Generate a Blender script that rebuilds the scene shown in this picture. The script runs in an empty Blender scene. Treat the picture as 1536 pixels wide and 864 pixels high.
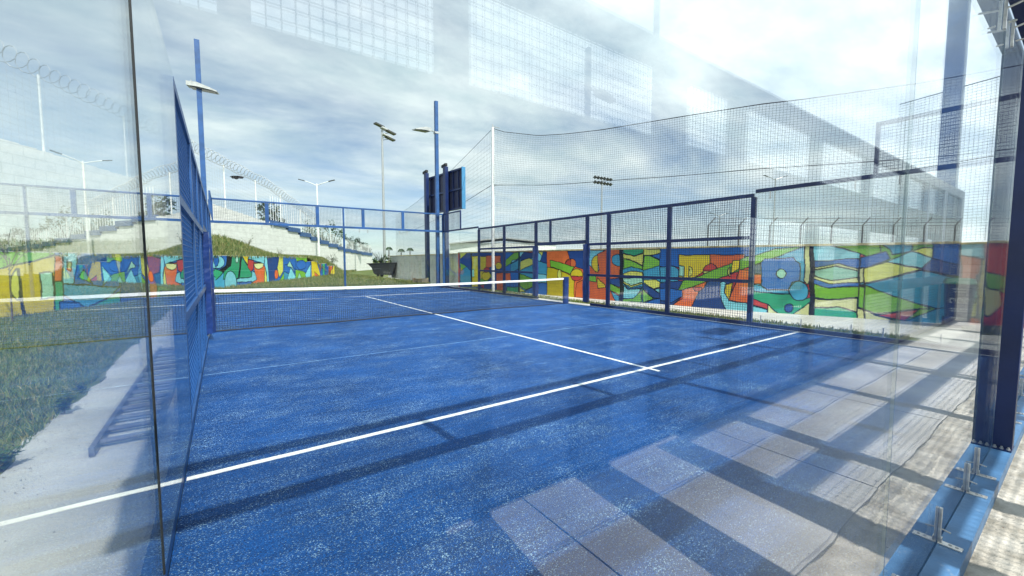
import bpy, bmesh, math, random
import numpy as np
from mathutils import Vector, Matrix
random.seed(7); rng = np.random.default_rng(11)
C = bpy.context.scene.collection
R = math.radians
RIGHT_MURAL='''N:21.57,1.94,17.63,1.88,17.64,0.01,21.6,0.01;Y:21.52,1.9,20.83,1.89,21.48,1.58;G:21.48,1.36,20.89,1.14,21.49,0.91;T:21.49,0.91,20.89,1.14,20.46,0.93,20.47,0.14,21.05,0.14,21.5,0.32;K:20.47,1.89,20.38,1.89,20.39,0.12,20.49,0.12;A:20.36,1.71,19.1,1.7,19.1,1.16,19.64,0.1,20.38,0.07;M:20.37,1.01,20.18,1.01,20.18,0.61,20.37,0.61;O:19.1,1.73,17.9,1.72,17.91,1.37,18.59,1.17,19.1,1.08;G:19.82,0.41,18.76,0.86,18.6,0.66,19.46,0.11;A:18.72,0.71,18.74,0.64,18.8,0.57,18.88,0.52,18.99,0.48,19.11,0.47,19.23,0.47,19.34,0.5,19.43,0.55,19.48,0.61,19.5,0.69,19.48,0.76,19.42,0.83,19.34,0.88,19.23,0.92,19.11,0.93,18.99,0.92,18.88,0.89,18.8,0.84,18.74,0.78;R:18.8,1.01,18.82,0.97,18.85,0.94,18.91,0.91,18.98,0.89,19.06,0.88,19.14,0.89,19.21,0.9,19.27,0.93,19.31,0.96,19.32,1,19.31,1.04,19.27,1.08,19.21,1.11,19.14,1.13,19.06,1.14,18.98,1.13,18.91,1.11,18.85,1.09,18.82,1.05;R:19.64,0.16,19.28,0.28,19.29,0.04;A:17.83,1.23,17.84,1.17,17.87,1.13,17.93,1.09,17.99,1.06,18.07,1.05,18.14,1.06,18.21,1.08,18.26,1.12,18.3,1.17,18.31,1.22,18.3,1.28,18.26,1.32,18.21,1.36,18.14,1.39,18.06,1.4,17.99,1.39,17.92,1.37,17.87,1.33,17.84,1.28;O:18.23,0.88,17.63,0.89,17.64,-0.02,18.23,0.03;B:17.63,1.88,16.54,1.87,16.53,-0.02,17.64,-0.04;G:17.48,1.52,16.88,1.87,16.56,1.87,16.56,1.61,17.52,1.18,17.63,1.18;L:17.14,1.38,17.03,1.52,16.63,1.54;O:17.56,0.87,17.14,0.88,17.14,0.52,17.56,0.48;E:17.44,0.21,16.56,0.26,16.55,-0.02,17.44,0.02;T:17.14,1.33,16.56,1.52,16.56,1.1,17.14,0.9;T:16.51,1.87,15.51,1.85,15.49,-0,16.5,-0.04;N:16.49,1.87,15.57,1.85,15.54,1.65,16.45,1.47;L:16.49,1.87,16.17,1.86,16.49,1.61;Y:16.45,1.43,15.83,1.61,15.54,1.52,15.57,1.34,16.45,1.01;G:16.49,0.87,15.53,0.67,15.56,0.35,16.1,0.14,16.48,0.31;Y:16.48,0.26,16.1,0.05,16.48,0.01;B:16.1,0.1,15.53,0.35,15.53,-0.01,16.03,-0.04;T:15.47,1.88,14.66,1.86,14.64,-0.04,15.46,-0.05;L:15.34,1.85,14.93,1.85,14.99,1.56,15.18,1.43,15.38,1.7;Y:15.25,1.85,14.96,1.85,14.99,1.65;N:14.93,1.87,14.66,1.86,14.65,1.35,15.12,1.43;L:15.37,0.9,14.71,0.87,14.71,0.53,15.37,0.5;B:15.46,0.45,14.65,0.53,14.64,-0.04,15.46,-0.05;K:16.57,1.87,16.51,1.87,16.5,-0.02,16.56,-0.02;O:14.71,1.91,12.72,1.88,12.7,0,14.69,-0.04;N:13.54,1.89,12.63,1.88,12.62,1.09,13.11,1.24,13.46,1.6;O:13.11,1.36,13.12,1.29,13.16,1.23,13.22,1.18,13.29,1.15,13.38,1.13,13.46,1.14,13.54,1.17,13.61,1.22,13.65,1.29,13.66,1.36,13.65,1.43,13.61,1.49,13.55,1.54,13.47,1.57,13.38,1.58,13.3,1.57,13.22,1.54,13.16,1.49,13.12,1.43;R:13.38,1.13,13.42,1.14,13.46,1.14,13.5,1.15,13.54,1.17,13.57,1.19,13.59,1.22,13.62,1.24,13.63,1.27,13.64,1.3,13.65,1.33,13.64,1.37,13.63,1.4,13.62,1.43,13.6,1.46,13.57,1.48,13.54,1.5,13.5,1.52,13.46,1.53,13.43,1.54,13.38,1.54;G:14.52,1.52,14.25,1.46,13.18,1.24,13.4,0.95,14.25,1.18,14.52,1.24;A:14.7,1.22,14.25,1.16,13.4,0.91,13.2,0.67,13.19,-0,14.69,-0.04;Y:13.85,0.9,13.85,0.83,13.87,0.77,13.89,0.73,13.92,0.7,13.96,0.68,13.99,0.69,14.03,0.72,14.05,0.77,14.07,0.83,14.07,0.89,14.07,0.96,14.05,1.01,14.03,1.06,14,1.09,13.96,1.1,13.93,1.09,13.89,1.06,13.87,1.02,13.85,0.96;A:12.78,0.92,12.8,0.85,12.84,0.78,12.9,0.73,12.98,0.69,13.07,0.68,13.16,0.68,13.25,0.71,13.32,0.77,13.36,0.83,13.38,0.91,13.36,0.98,13.32,1.05,13.25,1.11,13.17,1.15,13.08,1.16,12.99,1.15,12.91,1.11,12.84,1.06,12.8,1;R:12.8,0.85,12.81,0.82,12.82,0.79,12.84,0.77,12.87,0.74,12.9,0.72,12.94,0.7,12.97,0.69,13.01,0.68,13.05,0.68,13.1,0.68,13.14,0.68,13.18,0.69,13.22,0.7,13.26,0.71,13.29,0.73,13.31,0.76,13.34,0.78,13.35,0.81,13.36,0.84,13.37,0.87;O:13.07,0.59,12.61,0.77,12.6,-0.01,13.14,0;O:12.74,1.95,11.1,1.92,11.06,-0.05,12.72,-0.08;L:12.64,1.91,11.76,1.87,12.12,1.75,12.03,1.13,12.18,1.05,12.38,1.25,12.63,1.42;A:12.08,1.06,12.12,1.06,12.17,1.07,12.21,1.09,12.25,1.11,12.28,1.15,12.31,1.19,12.34,1.23,12.36,1.28,12.37,1.33,12.37,1.38,12.37,1.43,12.36,1.48,12.34,1.53,12.32,1.57,12.29,1.61,12.26,1.64,12.22,1.67,12.18,1.69,12.13,1.7,12.09,1.7;T:10.98,1.5,10.99,1.44,11.02,1.38,11.07,1.33,11.14,1.3,11.22,1.28,11.29,1.29,11.37,1.33,11.42,1.37,11.46,1.44,11.47,1.5,11.46,1.57,11.43,1.63,11.37,1.68,11.3,1.71,11.23,1.72,11.15,1.71,11.08,1.68,11.03,1.63,10.99,1.57;N:11.53,0.78,11.1,0.87,11.09,0.51,11.53,0.61;G:12.63,0.91,12.18,0.96,12.12,0.67,12.62,0.69;A:12.1,0.84,11.74,0.56,11.73,0.46,12.07,0.44;G:11.53,0.61,11.11,0.47,11.11,0.23,11.54,0.37;T:11.52,0.33,11.13,0.19,11.12,-0.01,11.28,-0.02;T:11.03,1.92,10.22,1.9,10.18,-0.02,10.99,-0.04;E:11.01,1.92,10.22,1.9,10.24,1.75,10.57,1.65,10.98,1.78;Y:11.01,1.76,10.57,1.64,10.24,1.73,10.23,1.31,10.76,1.54,11,1.58;G:11,1.56,10.76,1.52,10.23,1.28,10.23,1.16,10.67,1.27,10.99,1.19;Y:10.97,1.03,10.71,1.11,10.23,1.07,10.22,0.9,10.96,0.87;M:10.99,0.85,10.24,0.88,10.24,0.72,10.68,0.59,10.98,0.75;Y:10.98,0.75,10.68,0.59,10.24,0.7,10.24,0.65,10.68,0.53,10.98,0.68;B:10.98,0.66,10.74,0.49,10.26,0.55,10.25,0.49,10.78,0.45;L:10.98,0.59,10.78,0.45,10.25,0.47,10.52,0.13,10.97,0.12;G:10.99,0.1,10.56,0.12,10.23,0.42,10.24,0.01,10.99,-0.01;K:11.14,1.94,11.03,1.94,10.99,-0.04,11.1,-0.05;T:10.22,1.9,9.33,1.89,9.28,-0.01,10.18,-0;Y:10.22,1.89,9.38,1.89,9.38,1.81,9.98,1.68,10.22,1.66;G:10.2,1.64,9.98,1.67,9.37,1.4,10.21,1.14;B:9.94,1.68,9.33,1.8,9.31,1.4;Y:10.2,0.82,9.72,0.84,9.41,0.65,9.79,0.52,10.2,0.71;N:10.22,0.67,9.79,0.5,9.38,0.22,9.78,0.2,10.21,0.51;G:10.21,0.47,9.8,0.18,10.2,-0;B:9.8,0.16,9.29,0.27,9.28,-0.01,10.14,-0.01;L:9.75,0.5,9.41,0.63,9.34,0.3,9.47,0.29;B:9.61,1.95,6.79,1.92,6.78,1.61,8.95,1.66,8.94,1.25,9.23,1.32,9.35,1.24,9.6,1.31;T:9.35,1.28,9.23,1.32,8.96,1.21,8.95,0.82,9.26,0.7,9.58,0.76,9.6,1.27;N:9.58,0.72,8.83,0.83,8.82,0.33,9.16,-0.04,9.56,0.01;A:8.95,1.68,7.98,1.67,7.97,1.26,8.42,0.95,8.93,0.94;O:7.98,1.67,7,1.67,7,1.55,7.73,1.26,7.97,1.26;M:8.94,1.32,8.79,1.32,8.78,0.98,8.93,0.98;Y:8.62,1.31,8.6,1.3,8.59,1.3,8.57,1.29,8.55,1.27,8.54,1.26,8.53,1.24,8.52,1.22,8.52,1.19,8.51,1.17,8.51,1.14,8.51,1.11,8.51,1.09,8.52,1.06,8.53,1.04,8.54,1.02,8.55,1,8.56,0.99,8.58,0.98,8.59,0.97,8.61,0.97;R:7.74,1.17,7.75,1.1,7.77,1.04,7.82,1,7.88,0.96,7.94,0.95,8.01,0.96,8.07,0.99,8.12,1.04,8.15,1.1,8.17,1.16,8.16,1.23,8.13,1.29,8.08,1.34,8.02,1.37,7.96,1.39,7.89,1.38,7.83,1.34,7.78,1.3,7.75,1.24;Y:7.75,1.15,7.75,1.12,7.76,1.1,7.77,1.07,7.78,1.04,7.8,1.02,7.83,1,7.85,0.98,7.88,0.97,7.91,0.96,7.94,0.96,7.97,0.96,8.01,0.97,8.04,0.98,8.06,0.99,8.09,1.01,8.11,1.03,8.13,1.06,8.14,1.09,8.15,1.12,8.15,1.15;N:8.5,-0.04,8.3,0.48,7.99,0.86,7.32,0.92,7.29,0,8.5,-0.03;G:8.94,0.5,8.79,0.83,8.24,1,7.73,1.26,6.79,1.66,6.77,1.34,7.52,1.02,7.99,0.82;A:7.31,1.51,7.12,1.51,7.11,1.27,7.33,1.11;Y:7.36,1.02,7.37,1.02,7.38,1.03,7.39,1.04,7.4,1.05,7.41,1.06,7.42,1.08,7.42,1.1,7.43,1.12,7.43,1.14,7.43,1.16,7.43,1.18,7.43,1.2,7.43,1.22,7.42,1.24,7.42,1.26,7.41,1.27,7.4,1.29,7.39,1.29,7.38,1.3,7.37,1.3;B:9.58,0.56,8.82,0.52,8.82,0.33,9.16,0.08,9.56,0.13;O:8.82,0.52,8.03,0.82,8.12,0.63,8.3,0.48,8.5,-0.03,9.14,-0.02,8.81,0.26;R:8.19,0.65,8.19,0.63,8.19,0.61,8.2,0.59,8.21,0.57,8.22,0.56,8.24,0.54,8.26,0.53,8.28,0.52,8.3,0.52,8.32,0.51,8.34,0.51,8.36,0.52,8.38,0.52,8.4,0.53,8.42,0.55,8.43,0.56,8.44,0.58,8.45,0.59,8.46,0.61,8.46,0.64;L:7.65,0.8,7.52,0.91,7.37,0.28,6.73,0.19,6.72,-0.05,7.45,-0.02,7.65,0.48;A:7.51,0.77,7.29,0.85,7.37,0.3,7.52,0.52;O:7.11,1.24,6.77,1.16,6.73,0.2,7.37,0.3;T:6.8,1.93,5.55,1.92,5.51,0.82,6.76,0.77;G:6.79,1.59,6.23,1.85,5.58,1.86,6.55,1.44,6.78,1.31;J:6.78,1.31,6.55,1.41,6.54,1.1,6.77,1.1;O:6.77,1.08,6.55,1.08,6.54,0.82,6.76,0.81;E:6.76,0.59,5.84,0.55,5.63,0.37,5.37,0.48,5.35,-0.01,6.73,-0.06;T:6.76,0.79,6.53,0.76,6.37,0.66,5.86,0.67,5.84,0.56,6.76,0.59;B:6.55,1.43,6.46,1.55,5.79,1.58,5.74,1.48,5.64,1.41,5.62,0.92,5.79,0.88,5.86,0.68,6.37,0.68,6.53,0.76;M:5.95,1.13,5.96,1.09,5.97,1.05,6,1.02,6.03,1,6.07,1,6.1,1,6.13,1.02,6.16,1.05,6.18,1.09,6.19,1.13,6.18,1.17,6.17,1.21,6.14,1.24,6.11,1.26,6.08,1.26,6.04,1.26,6,1.24,5.98,1.21,5.96,1.17;C:5.55,1.89,5.41,1.89,5.39,0.96,5.43,0.82,5.53,0.94;T:5.41,0.65,5.42,0.57,5.45,0.49,5.49,0.43,5.55,0.39,5.62,0.38,5.68,0.38,5.75,0.42,5.8,0.48,5.83,0.55,5.85,0.63,5.84,0.72,5.81,0.79,5.76,0.85,5.7,0.89,5.64,0.91,5.57,0.9,5.51,0.86,5.46,0.81,5.42,0.73;N:5.76,0.17,5.76,0.13,5.77,0.1,5.79,0.07,5.82,0.05,5.85,0.04,5.88,0.05,5.91,0.06,5.93,0.09,5.95,0.12,5.95,0.15,5.95,0.19,5.94,0.23,5.92,0.25,5.89,0.27,5.86,0.28,5.83,0.28,5.8,0.26,5.78,0.24,5.76,0.2;R:6.75,0.37,6.37,0.25,6.37,0.1,6.74,0.19;L:6.74,0.15,6.37,0.09,6.38,-0.03,6.73,-0.03;C:6.37,0.25,6.08,-0.03,6.36,-0.04;C:5.74,-0.02,5.38,0.35,5.36,-0.02;B:5.35,1.93,4.41,1.93,4.32,-0.04,5.27,-0.05;L:5.35,1.9,4.94,1.9,4.39,1.66,4.38,1.53,4.82,1.53,5.33,1.48;C:5.32,1.31,4.81,1.42,4.39,1.26,4.39,1.21,4.86,1.36,5.32,1.25;M:5.32,1.23,4.86,1.35,4.39,1.21,4.38,1.05,4.94,0.97,5.31,1.09;C:5.31,1.08,4.94,0.97,4.38,1.04,4.38,0.91,4.97,0.89,5.31,1.01;G:5.3,0.86,4.97,0.77,4.37,0.82,4.37,0.54,4.77,0.47,5.29,0.49;C:5.29,0.46,4.77,0.45,4.38,0.52,4.37,0.15,4.76,0.28,5.28,0.22;E:5.28,0.21,4.76,0.27,4.37,0.14,4.36,-0.04,5.27,-0.07;G:4.94,1.92,4,1.92,3.99,1.72,4.22,1.59,4.39,1.66;B:4.38,1.53,3.99,1.7,3.98,1.45,4.37,1.27;C:4.36,1.27,3.98,1.44,3.96,1.04,4.35,0.91;T:4.35,0.91,3.96,1.03,3.95,0.72,4.35,0.84;G:4.37,0.83,3.95,0.7,3.92,0.18,4.35,0.28;C:4.36,0.26,3.92,0.12,3.91,-0.05,4.36,-0.04;K:5.43,1.92,5.35,1.91,5.27,-0.05,5.35,-0.04;G:4,1.93,1.08,1.9,0.92,-0.9,3.9,-0.25;B:4.37,1.56,3.9,1.74,3.79,1.56,4.22,1.31,4.36,1.29;T:4.02,1.94,3.41,1.93,3.42,1.72,3.76,1.65,3.82,1.79;Y:4.28,1.29,3.85,1.48,3.22,1.27,4.26,0.92;L:3.85,1.48,3.42,1.72,3.03,1.55,3.19,1.29;Y:3.41,1.72,3.22,1.8,3.03,1.78,3.03,1.55;B:3.05,1.91,2.59,1.92,2.56,1.4,3.03,1.54;N:3.22,1.27,3.03,1.54,2.56,1.4,2.55,1.13;T:4.34,0.86,3.22,1.25,2.55,1.09,2.52,0.48,2.87,0.35,3.23,0.43;G:4.26,0.86,3.23,0.43,3.02,0.34,4.03,0.16,4.23,0.24;C:4.23,0.22,4.02,0.12,3.52,-0.03,3.52,-0.1,4.21,-0.12;R:4.02,0.12,3.22,0.29,3.47,0.01;T:3.47,-0.02,2.92,0.35,2.52,0.48,2.49,-0.07,3.47,-0.09;L:2.59,1.92,2.2,1.92,2.18,1.49,2.32,1.57,2.58,1.64;O:2.58,1.64,2.25,1.53,2.31,0.59,2.4,0.52,2.52,0.55;A:2.25,1.5,2.16,1.53,2.15,0.6,2.24,0.12,2.27,0.59;M:2.3,1.17,2.26,0.63,2.35,0.59;Y:2.48,0.38,2.27,0.56,2.27,0.17,2.47,0.22;O:2.5,0.18,2.18,0.18,2.16,-0.07,2.49,-0.07;R:2.22,1.93,1.08,1.93,1.02,0.88,1.85,1.14,2.19,1.24;G:2.19,1.24,1.85,1.14,1.02,0.88,1,0.6,1.84,0.85,2.1,0.84;R:2.17,0.83,1,0.6,0.92,-0.9,2.12,-0.14;C:2.17,0.94,2.06,0.84,1.92,0.81,1.88,0.48,2.07,0.2,2.14,0.27'''
LEFT_MURAL='''A:0.44,1.18,1.8,1.28,3.31,1.63,3.2,0.15,3.18,-0.07,1.7,-0.07,0.34,-0.09;G:0.49,1.88,3.33,1.85,3.32,1.65,1.8,1.28,0.43,1.07;Y:2.23,0.41,2.19,0.42,2.15,0.44,2.12,0.47,2.09,0.51,2.06,0.55,2.04,0.6,2.02,0.66,2.01,0.72,2.01,0.79,2.01,0.85,2.02,0.92,2.03,0.98,2.05,1.04,2.08,1.1,2.11,1.15,2.14,1.19,2.18,1.22,2.22,1.25,2.26,1.26,2.3,1.27;K:2.24,1.24,2.27,1.24,2.33,-0.03,2.27,-0.02;M:2.84,1.15,3.21,1.14,3.19,0.4,2.83,0.39;O:3.31,1.63,3.55,1.63,3.49,0.85,3.25,0.86;E:3.25,0.86,3.52,0.85,3.44,-0.1,3.19,-0.01;L:3.59,1.75,4.08,1.75,3.88,0.77,3.51,0.79;B:4.08,1.75,5.71,1.78,5.61,0.54,3.88,0.77;C:3.69,1.47,3.84,1.46,3.79,1.18,3.67,1.24;T:3.51,0.79,5.61,0.54,5.24,0.28,4.27,-0.03,3.48,0.46;B:3.38,0.24,3.99,0.18,4.26,-0.21,3.35,-0.12;E:5.24,0.28,6.29,0.53,6.21,-0.46,4.13,-0.13;G:4.24,1.2,4.54,0.73,4.02,0.97;Y:5.47,1.72,5.83,1.72,5.99,1.05,5.65,1;N:5.84,1.79,6.62,1.8,6.52,0.52,6.03,0.99;L:4.94,1.27,5.29,1.01,4.96,0.65;N:5.78,1.88,7.04,1.91,6.86,-0.26,5.61,-0.12;L:6.63,1.85,7.17,1.86,6.77,1.16,7.08,-0.08,6.74,-0.05,6.5,0.96;O:7.03,1.76,7.87,1.56,7.51,0.82,7.72,-0.25,7.08,-0.18;E:7.48,0.41,8.37,1.89,9.57,1.91,9.38,-0.42,7.43,-0.22;T:7.31,0.94,7.61,1.03,9.45,0.51,9.42,0.16,7.49,0.46;B:7.62,0.29,9.41,0.04,9.37,-0.54,7.57,-0.29;E:10.82,1.87,11.25,1.88,11.19,1.13,12.21,0.92,11.43,-0.24,10.65,-0.17;T:11.49,0.47,12.3,0.92,13.57,0.47,13.5,-0.42,11.11,-0.21;L:12.39,1.41,12.35,1.3,12.25,1.21,12.11,1.14,11.94,1.1,11.75,1.08,11.58,1.1,11.42,1.15,11.3,1.23,11.23,1.31,11.21,1.41,11.25,1.51,11.33,1.6,11.46,1.67,11.63,1.72,11.81,1.74,11.99,1.72,12.16,1.68,12.28,1.6,12.36,1.51;B:11.87,1.46,11.85,1.37,11.81,1.29,11.75,1.23,11.67,1.19,11.6,1.17,11.52,1.19,11.46,1.23,11.41,1.29,11.38,1.37,11.38,1.46,11.39,1.54,11.44,1.62,11.49,1.69,11.57,1.73,11.64,1.74,11.72,1.73,11.79,1.69,11.84,1.63,11.87,1.55;K:12.73,1.8,13.25,1.81,12.96,1.2,12.21,0.9,11.92,1.02,12.5,1.21;E:13.2,1.81,13.99,1.82,14.79,1.18,15.4,0.49,13.53,0.52,12.18,0.53,12.3,0.92,12.96,1.2;K:14.04,1.77,14.2,1.77,13.83,0.56,13.68,0.56;M:13.79,1.53,13.77,1.48,13.75,1.42,13.71,1.38,13.67,1.36,13.62,1.35,13.57,1.36,13.54,1.38,13.51,1.42,13.49,1.48,13.49,1.53,13.5,1.59,13.53,1.64,13.56,1.68,13.61,1.7,13.65,1.71,13.7,1.7,13.74,1.68,13.77,1.64,13.78,1.59;L:13.48,0.36,13.44,0.2,13.34,0.05,13.2,-0.06,13.03,-0.12,12.85,-0.13,12.67,-0.1,12.52,-0.01,12.41,0.11,12.34,0.26,12.33,0.42,12.37,0.58,12.46,0.72,12.59,0.83,12.76,0.9,12.94,0.93,13.12,0.89,13.27,0.81,13.4,0.69,13.47,0.53;L:13.53,0.49,15.17,0.5,15.27,0.89,15.78,0.71,15.73,0.25,15.15,0.22,13.51,0.31;B:13.76,0.27,15.15,0.28,15.08,-0.55,13.7,-0.43;A:14.1,1.82,14.84,1.83,14.79,1.23;R:14.87,1.53,15.49,1.48,15.44,0.94,15.09,0.84,14.78,1.12;L:14.9,1.83,17,1.86,16.82,1.27,15.49,1.5,14.87,1.56;O:15.48,1.39,16.44,1.33,16.93,1.09,16.58,-0.68,15.08,-0.55,15.2,0.19,15.8,0.36,15.55,0.88;C:16.76,1.3,16.75,1.24,16.72,1.19,16.67,1.14,16.62,1.09,16.55,1.05,16.47,1.01,16.38,0.99,16.29,0.97,16.2,0.96,16.1,0.96,16,0.96,15.91,0.98,15.83,1,15.75,1.03,15.68,1.06,15.63,1.11,15.58,1.15,15.55,1.2,15.54,1.25,15.53,1.31;Y:16.93,1.09,17.14,0.42,16.9,-0.71,16.62,-0.69;L:17,1.86,17.25,1.62,17.7,0.64,17.37,-0.75,17.04,-0.72,17.16,0.66,16.88,1.21;N:17.27,1.87,19.2,1.89,18.89,0.99,18.58,0.87,18.23,0.25,17.51,-0.76;Y:19.2,1.89,20.24,1.91,19.7,1.37,19.64,0.71,18.98,0.34,18.74,0.99;O:18.85,0.54,18.83,0.44,18.78,0.36,18.7,0.29,18.62,0.25,18.52,0.24,18.43,0.26,18.36,0.3,18.3,0.38,18.27,0.47,18.26,0.56,18.28,0.66,18.33,0.75,18.4,0.81,18.49,0.86,18.58,0.87,18.67,0.85,18.75,0.81,18.81,0.73,18.84,0.64;G:17.57,-0.77,19.8,0.64,19.65,-0.94;T:19.8,0.71,21.84,0.3,21.89,-1.14,19.65,-0.94;B:19.75,1.9,21.99,1.93,21.89,0.79,21.03,1.3,20.01,1.17,19.65,0.78;M:20.33,1.1,20.87,1.44,21.86,0.51,21.18,0.95;L:19.87,-0.36,21,0.95,21.84,0.3,21.37,-0.81;G:21.99,1.93,24.5,1.96,24.45,1.35,22.13,1.43;B:24.1,1.12,24.04,1.01,23.88,0.9,23.64,0.82,23.35,0.78,23.04,0.77,22.73,0.79,22.47,0.85,22.27,0.93,22.14,1.03,22.11,1.15,22.16,1.26,22.31,1.35,22.52,1.43,22.8,1.49,23.11,1.5,23.42,1.49,23.7,1.43,23.92,1.35,24.06,1.24;G:21.89,0.79,23.03,0.69,24.46,0.42,24.11,-1.02,21.73,-0.84;M:21.99,-0.14,22.62,0.56,23.35,-0.21;L:23.82,0.37,25.2,1.19,24.8,-0.68;N:24.5,1.96,25.39,1.98,25.31,1.11;A:25.39,1.98,26.21,1.99,27.54,0.24,25.95,-0.75,25.25,-0.71;O:26.07,0.53,27.27,0.08,26,-0.27;O:27.2,2,27.98,2.01,27.55,0.33;B:27.98,2.01,30.82,2.05,29.62,-0.99,27.43,-0.85;E:28.21,1.67,29.03,1.68,28.5,-0.92,28.23,-0.9;O:30.18,1.68,31.73,1.69,30.98,0.49,29.62,-0.99;A:30.66,0.41,33.05,1.69,32.76,-1.19,30.56,-0.59'''


# ------------------------------------------------------------------ helpers
class MB:
    """collects solids; build() links them as one mesh object"""
    def __init__(s): s.v=[]; s.f=[]; s.n=0
    def add(s, vs, fs):
        n=s.n; s.v.extend(vs); s.f.extend([tuple(i+n for i in f) for f in fs]); s.n+=len(vs)
    def box(s, x0,x1,y0,y1,z0,z1):
        s.add([(x0,y0,z0),(x1,y0,z0),(x1,y1,z0),(x0,y1,z0),(x0,y0,z1),(x1,y0,z1),(x1,y1,z1),(x0,y1,z1)],
              [(0,3,2,1),(4,5,6,7),(0,1,5,4),(1,2,6,5),(2,3,7,6),(3,0,4,7)])
    def bar(s, a, b, w, h=None, up=(0,0,1), caps=True):
        h=h or w; a=Vector(a); b=Vector(b); d=(b-a).normalized(); u=Vector(up)
        if abs(d.dot(u))>.99: u=Vector((0,1,0))
        r=d.cross(u).normalized()*(w/2); u=r.cross(d).normalized()*(h/2)
        vs=[tuple(p+q) for p in (a,b) for q in (-r-u,r-u,r+u,-r+u)]
        fs=[(0,1,5,4),(1,2,6,5),(2,3,7,6),(3,0,4,7)]
        if caps: fs+=[(3,2,1,0),(4,5,6,7)]
        s.add(vs,fs)
    def tube(s, pts, r, n=8, r1=None, caps=True):
        pts=[Vector(p) for p in pts]; m=len(pts); vs=[]; fs=[]
        for i,p in enumerate(pts):
            d=(pts[min(i+1,m-1)]-pts[max(i-1,0)]).normalized()
            u=Vector((0,0,1)) if abs(d.z)<.9 else Vector((0,1,0))
            a=d.cross(u).normalized(); b=a.cross(d).normalized()
            rr=r if r1 is None else r+(r1-r)*i/(m-1)
            for k in range(n):
                t=2*math.pi*k/n; vs.append(tuple(p+a*math.cos(t)*rr+b*math.sin(t)*rr))
        for i in range(m-1):
            for k in range(n):
                k2=(k+1)%n; fs.append((i*n+k,i*n+k2,(i+1)*n+k2,(i+1)*n+k))
        if caps: fs.append(tuple(range(n-1,-1,-1))); fs.append(tuple((m-1)*n+k for k in range(n)))
        s.add(vs,fs)
    def prism(s, poly, z0, z1):
        n=len(poly); s.add([(x,y,z0) for x,y in poly]+[(x,y,z1) for x,y in poly],
            [tuple(range(n-1,-1,-1)),tuple(range(n,2*n))]+[(i,(i+1)%n,(i+1)%n+n,i+n) for i in range(n)])
    def build(s, name, mat, parent=None, smooth=False, bevel=0):
        me=bpy.data.meshes.new(name); me.from_pydata(s.v,[],s.f); me.validate()
        me.materials.append(mat)
        if smooth: me.polygons.foreach_set('use_smooth',[True]*len(me.polygons))
        o=bpy.data.objects.new(name,me); C.objects.link(o)
        if parent is not None:
            o.parent=parent; o.matrix_parent_inverse=Matrix.Translation(parent.location).inverted() if parent.type=='EMPTY' and parent.parent is None else Matrix()
        if bevel:
            m=o.modifiers.new('edge','BEVEL'); m.width=bevel; m.segments=2; m.limit_method='ANGLE'
        return o
def empty(name, loc, label, cat, group=None):
    o=bpy.data.objects.new(name,None); o.location=loc; o.empty_display_size=.1; C.objects.link(o)
    return tag(o,label,cat,group)
def tag(o,label,cat,group=None):
    o['label']=label; o['category']=cat
    if group: o['group']=group
    return o
def struct(o, kind='structure'):
    o['kind']=kind; return o
def lin(c): return tuple(((x/255)/12.92 if x/255<=.04045 else ((x/255+.055)/1.055)**2.4) for x in c)

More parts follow.
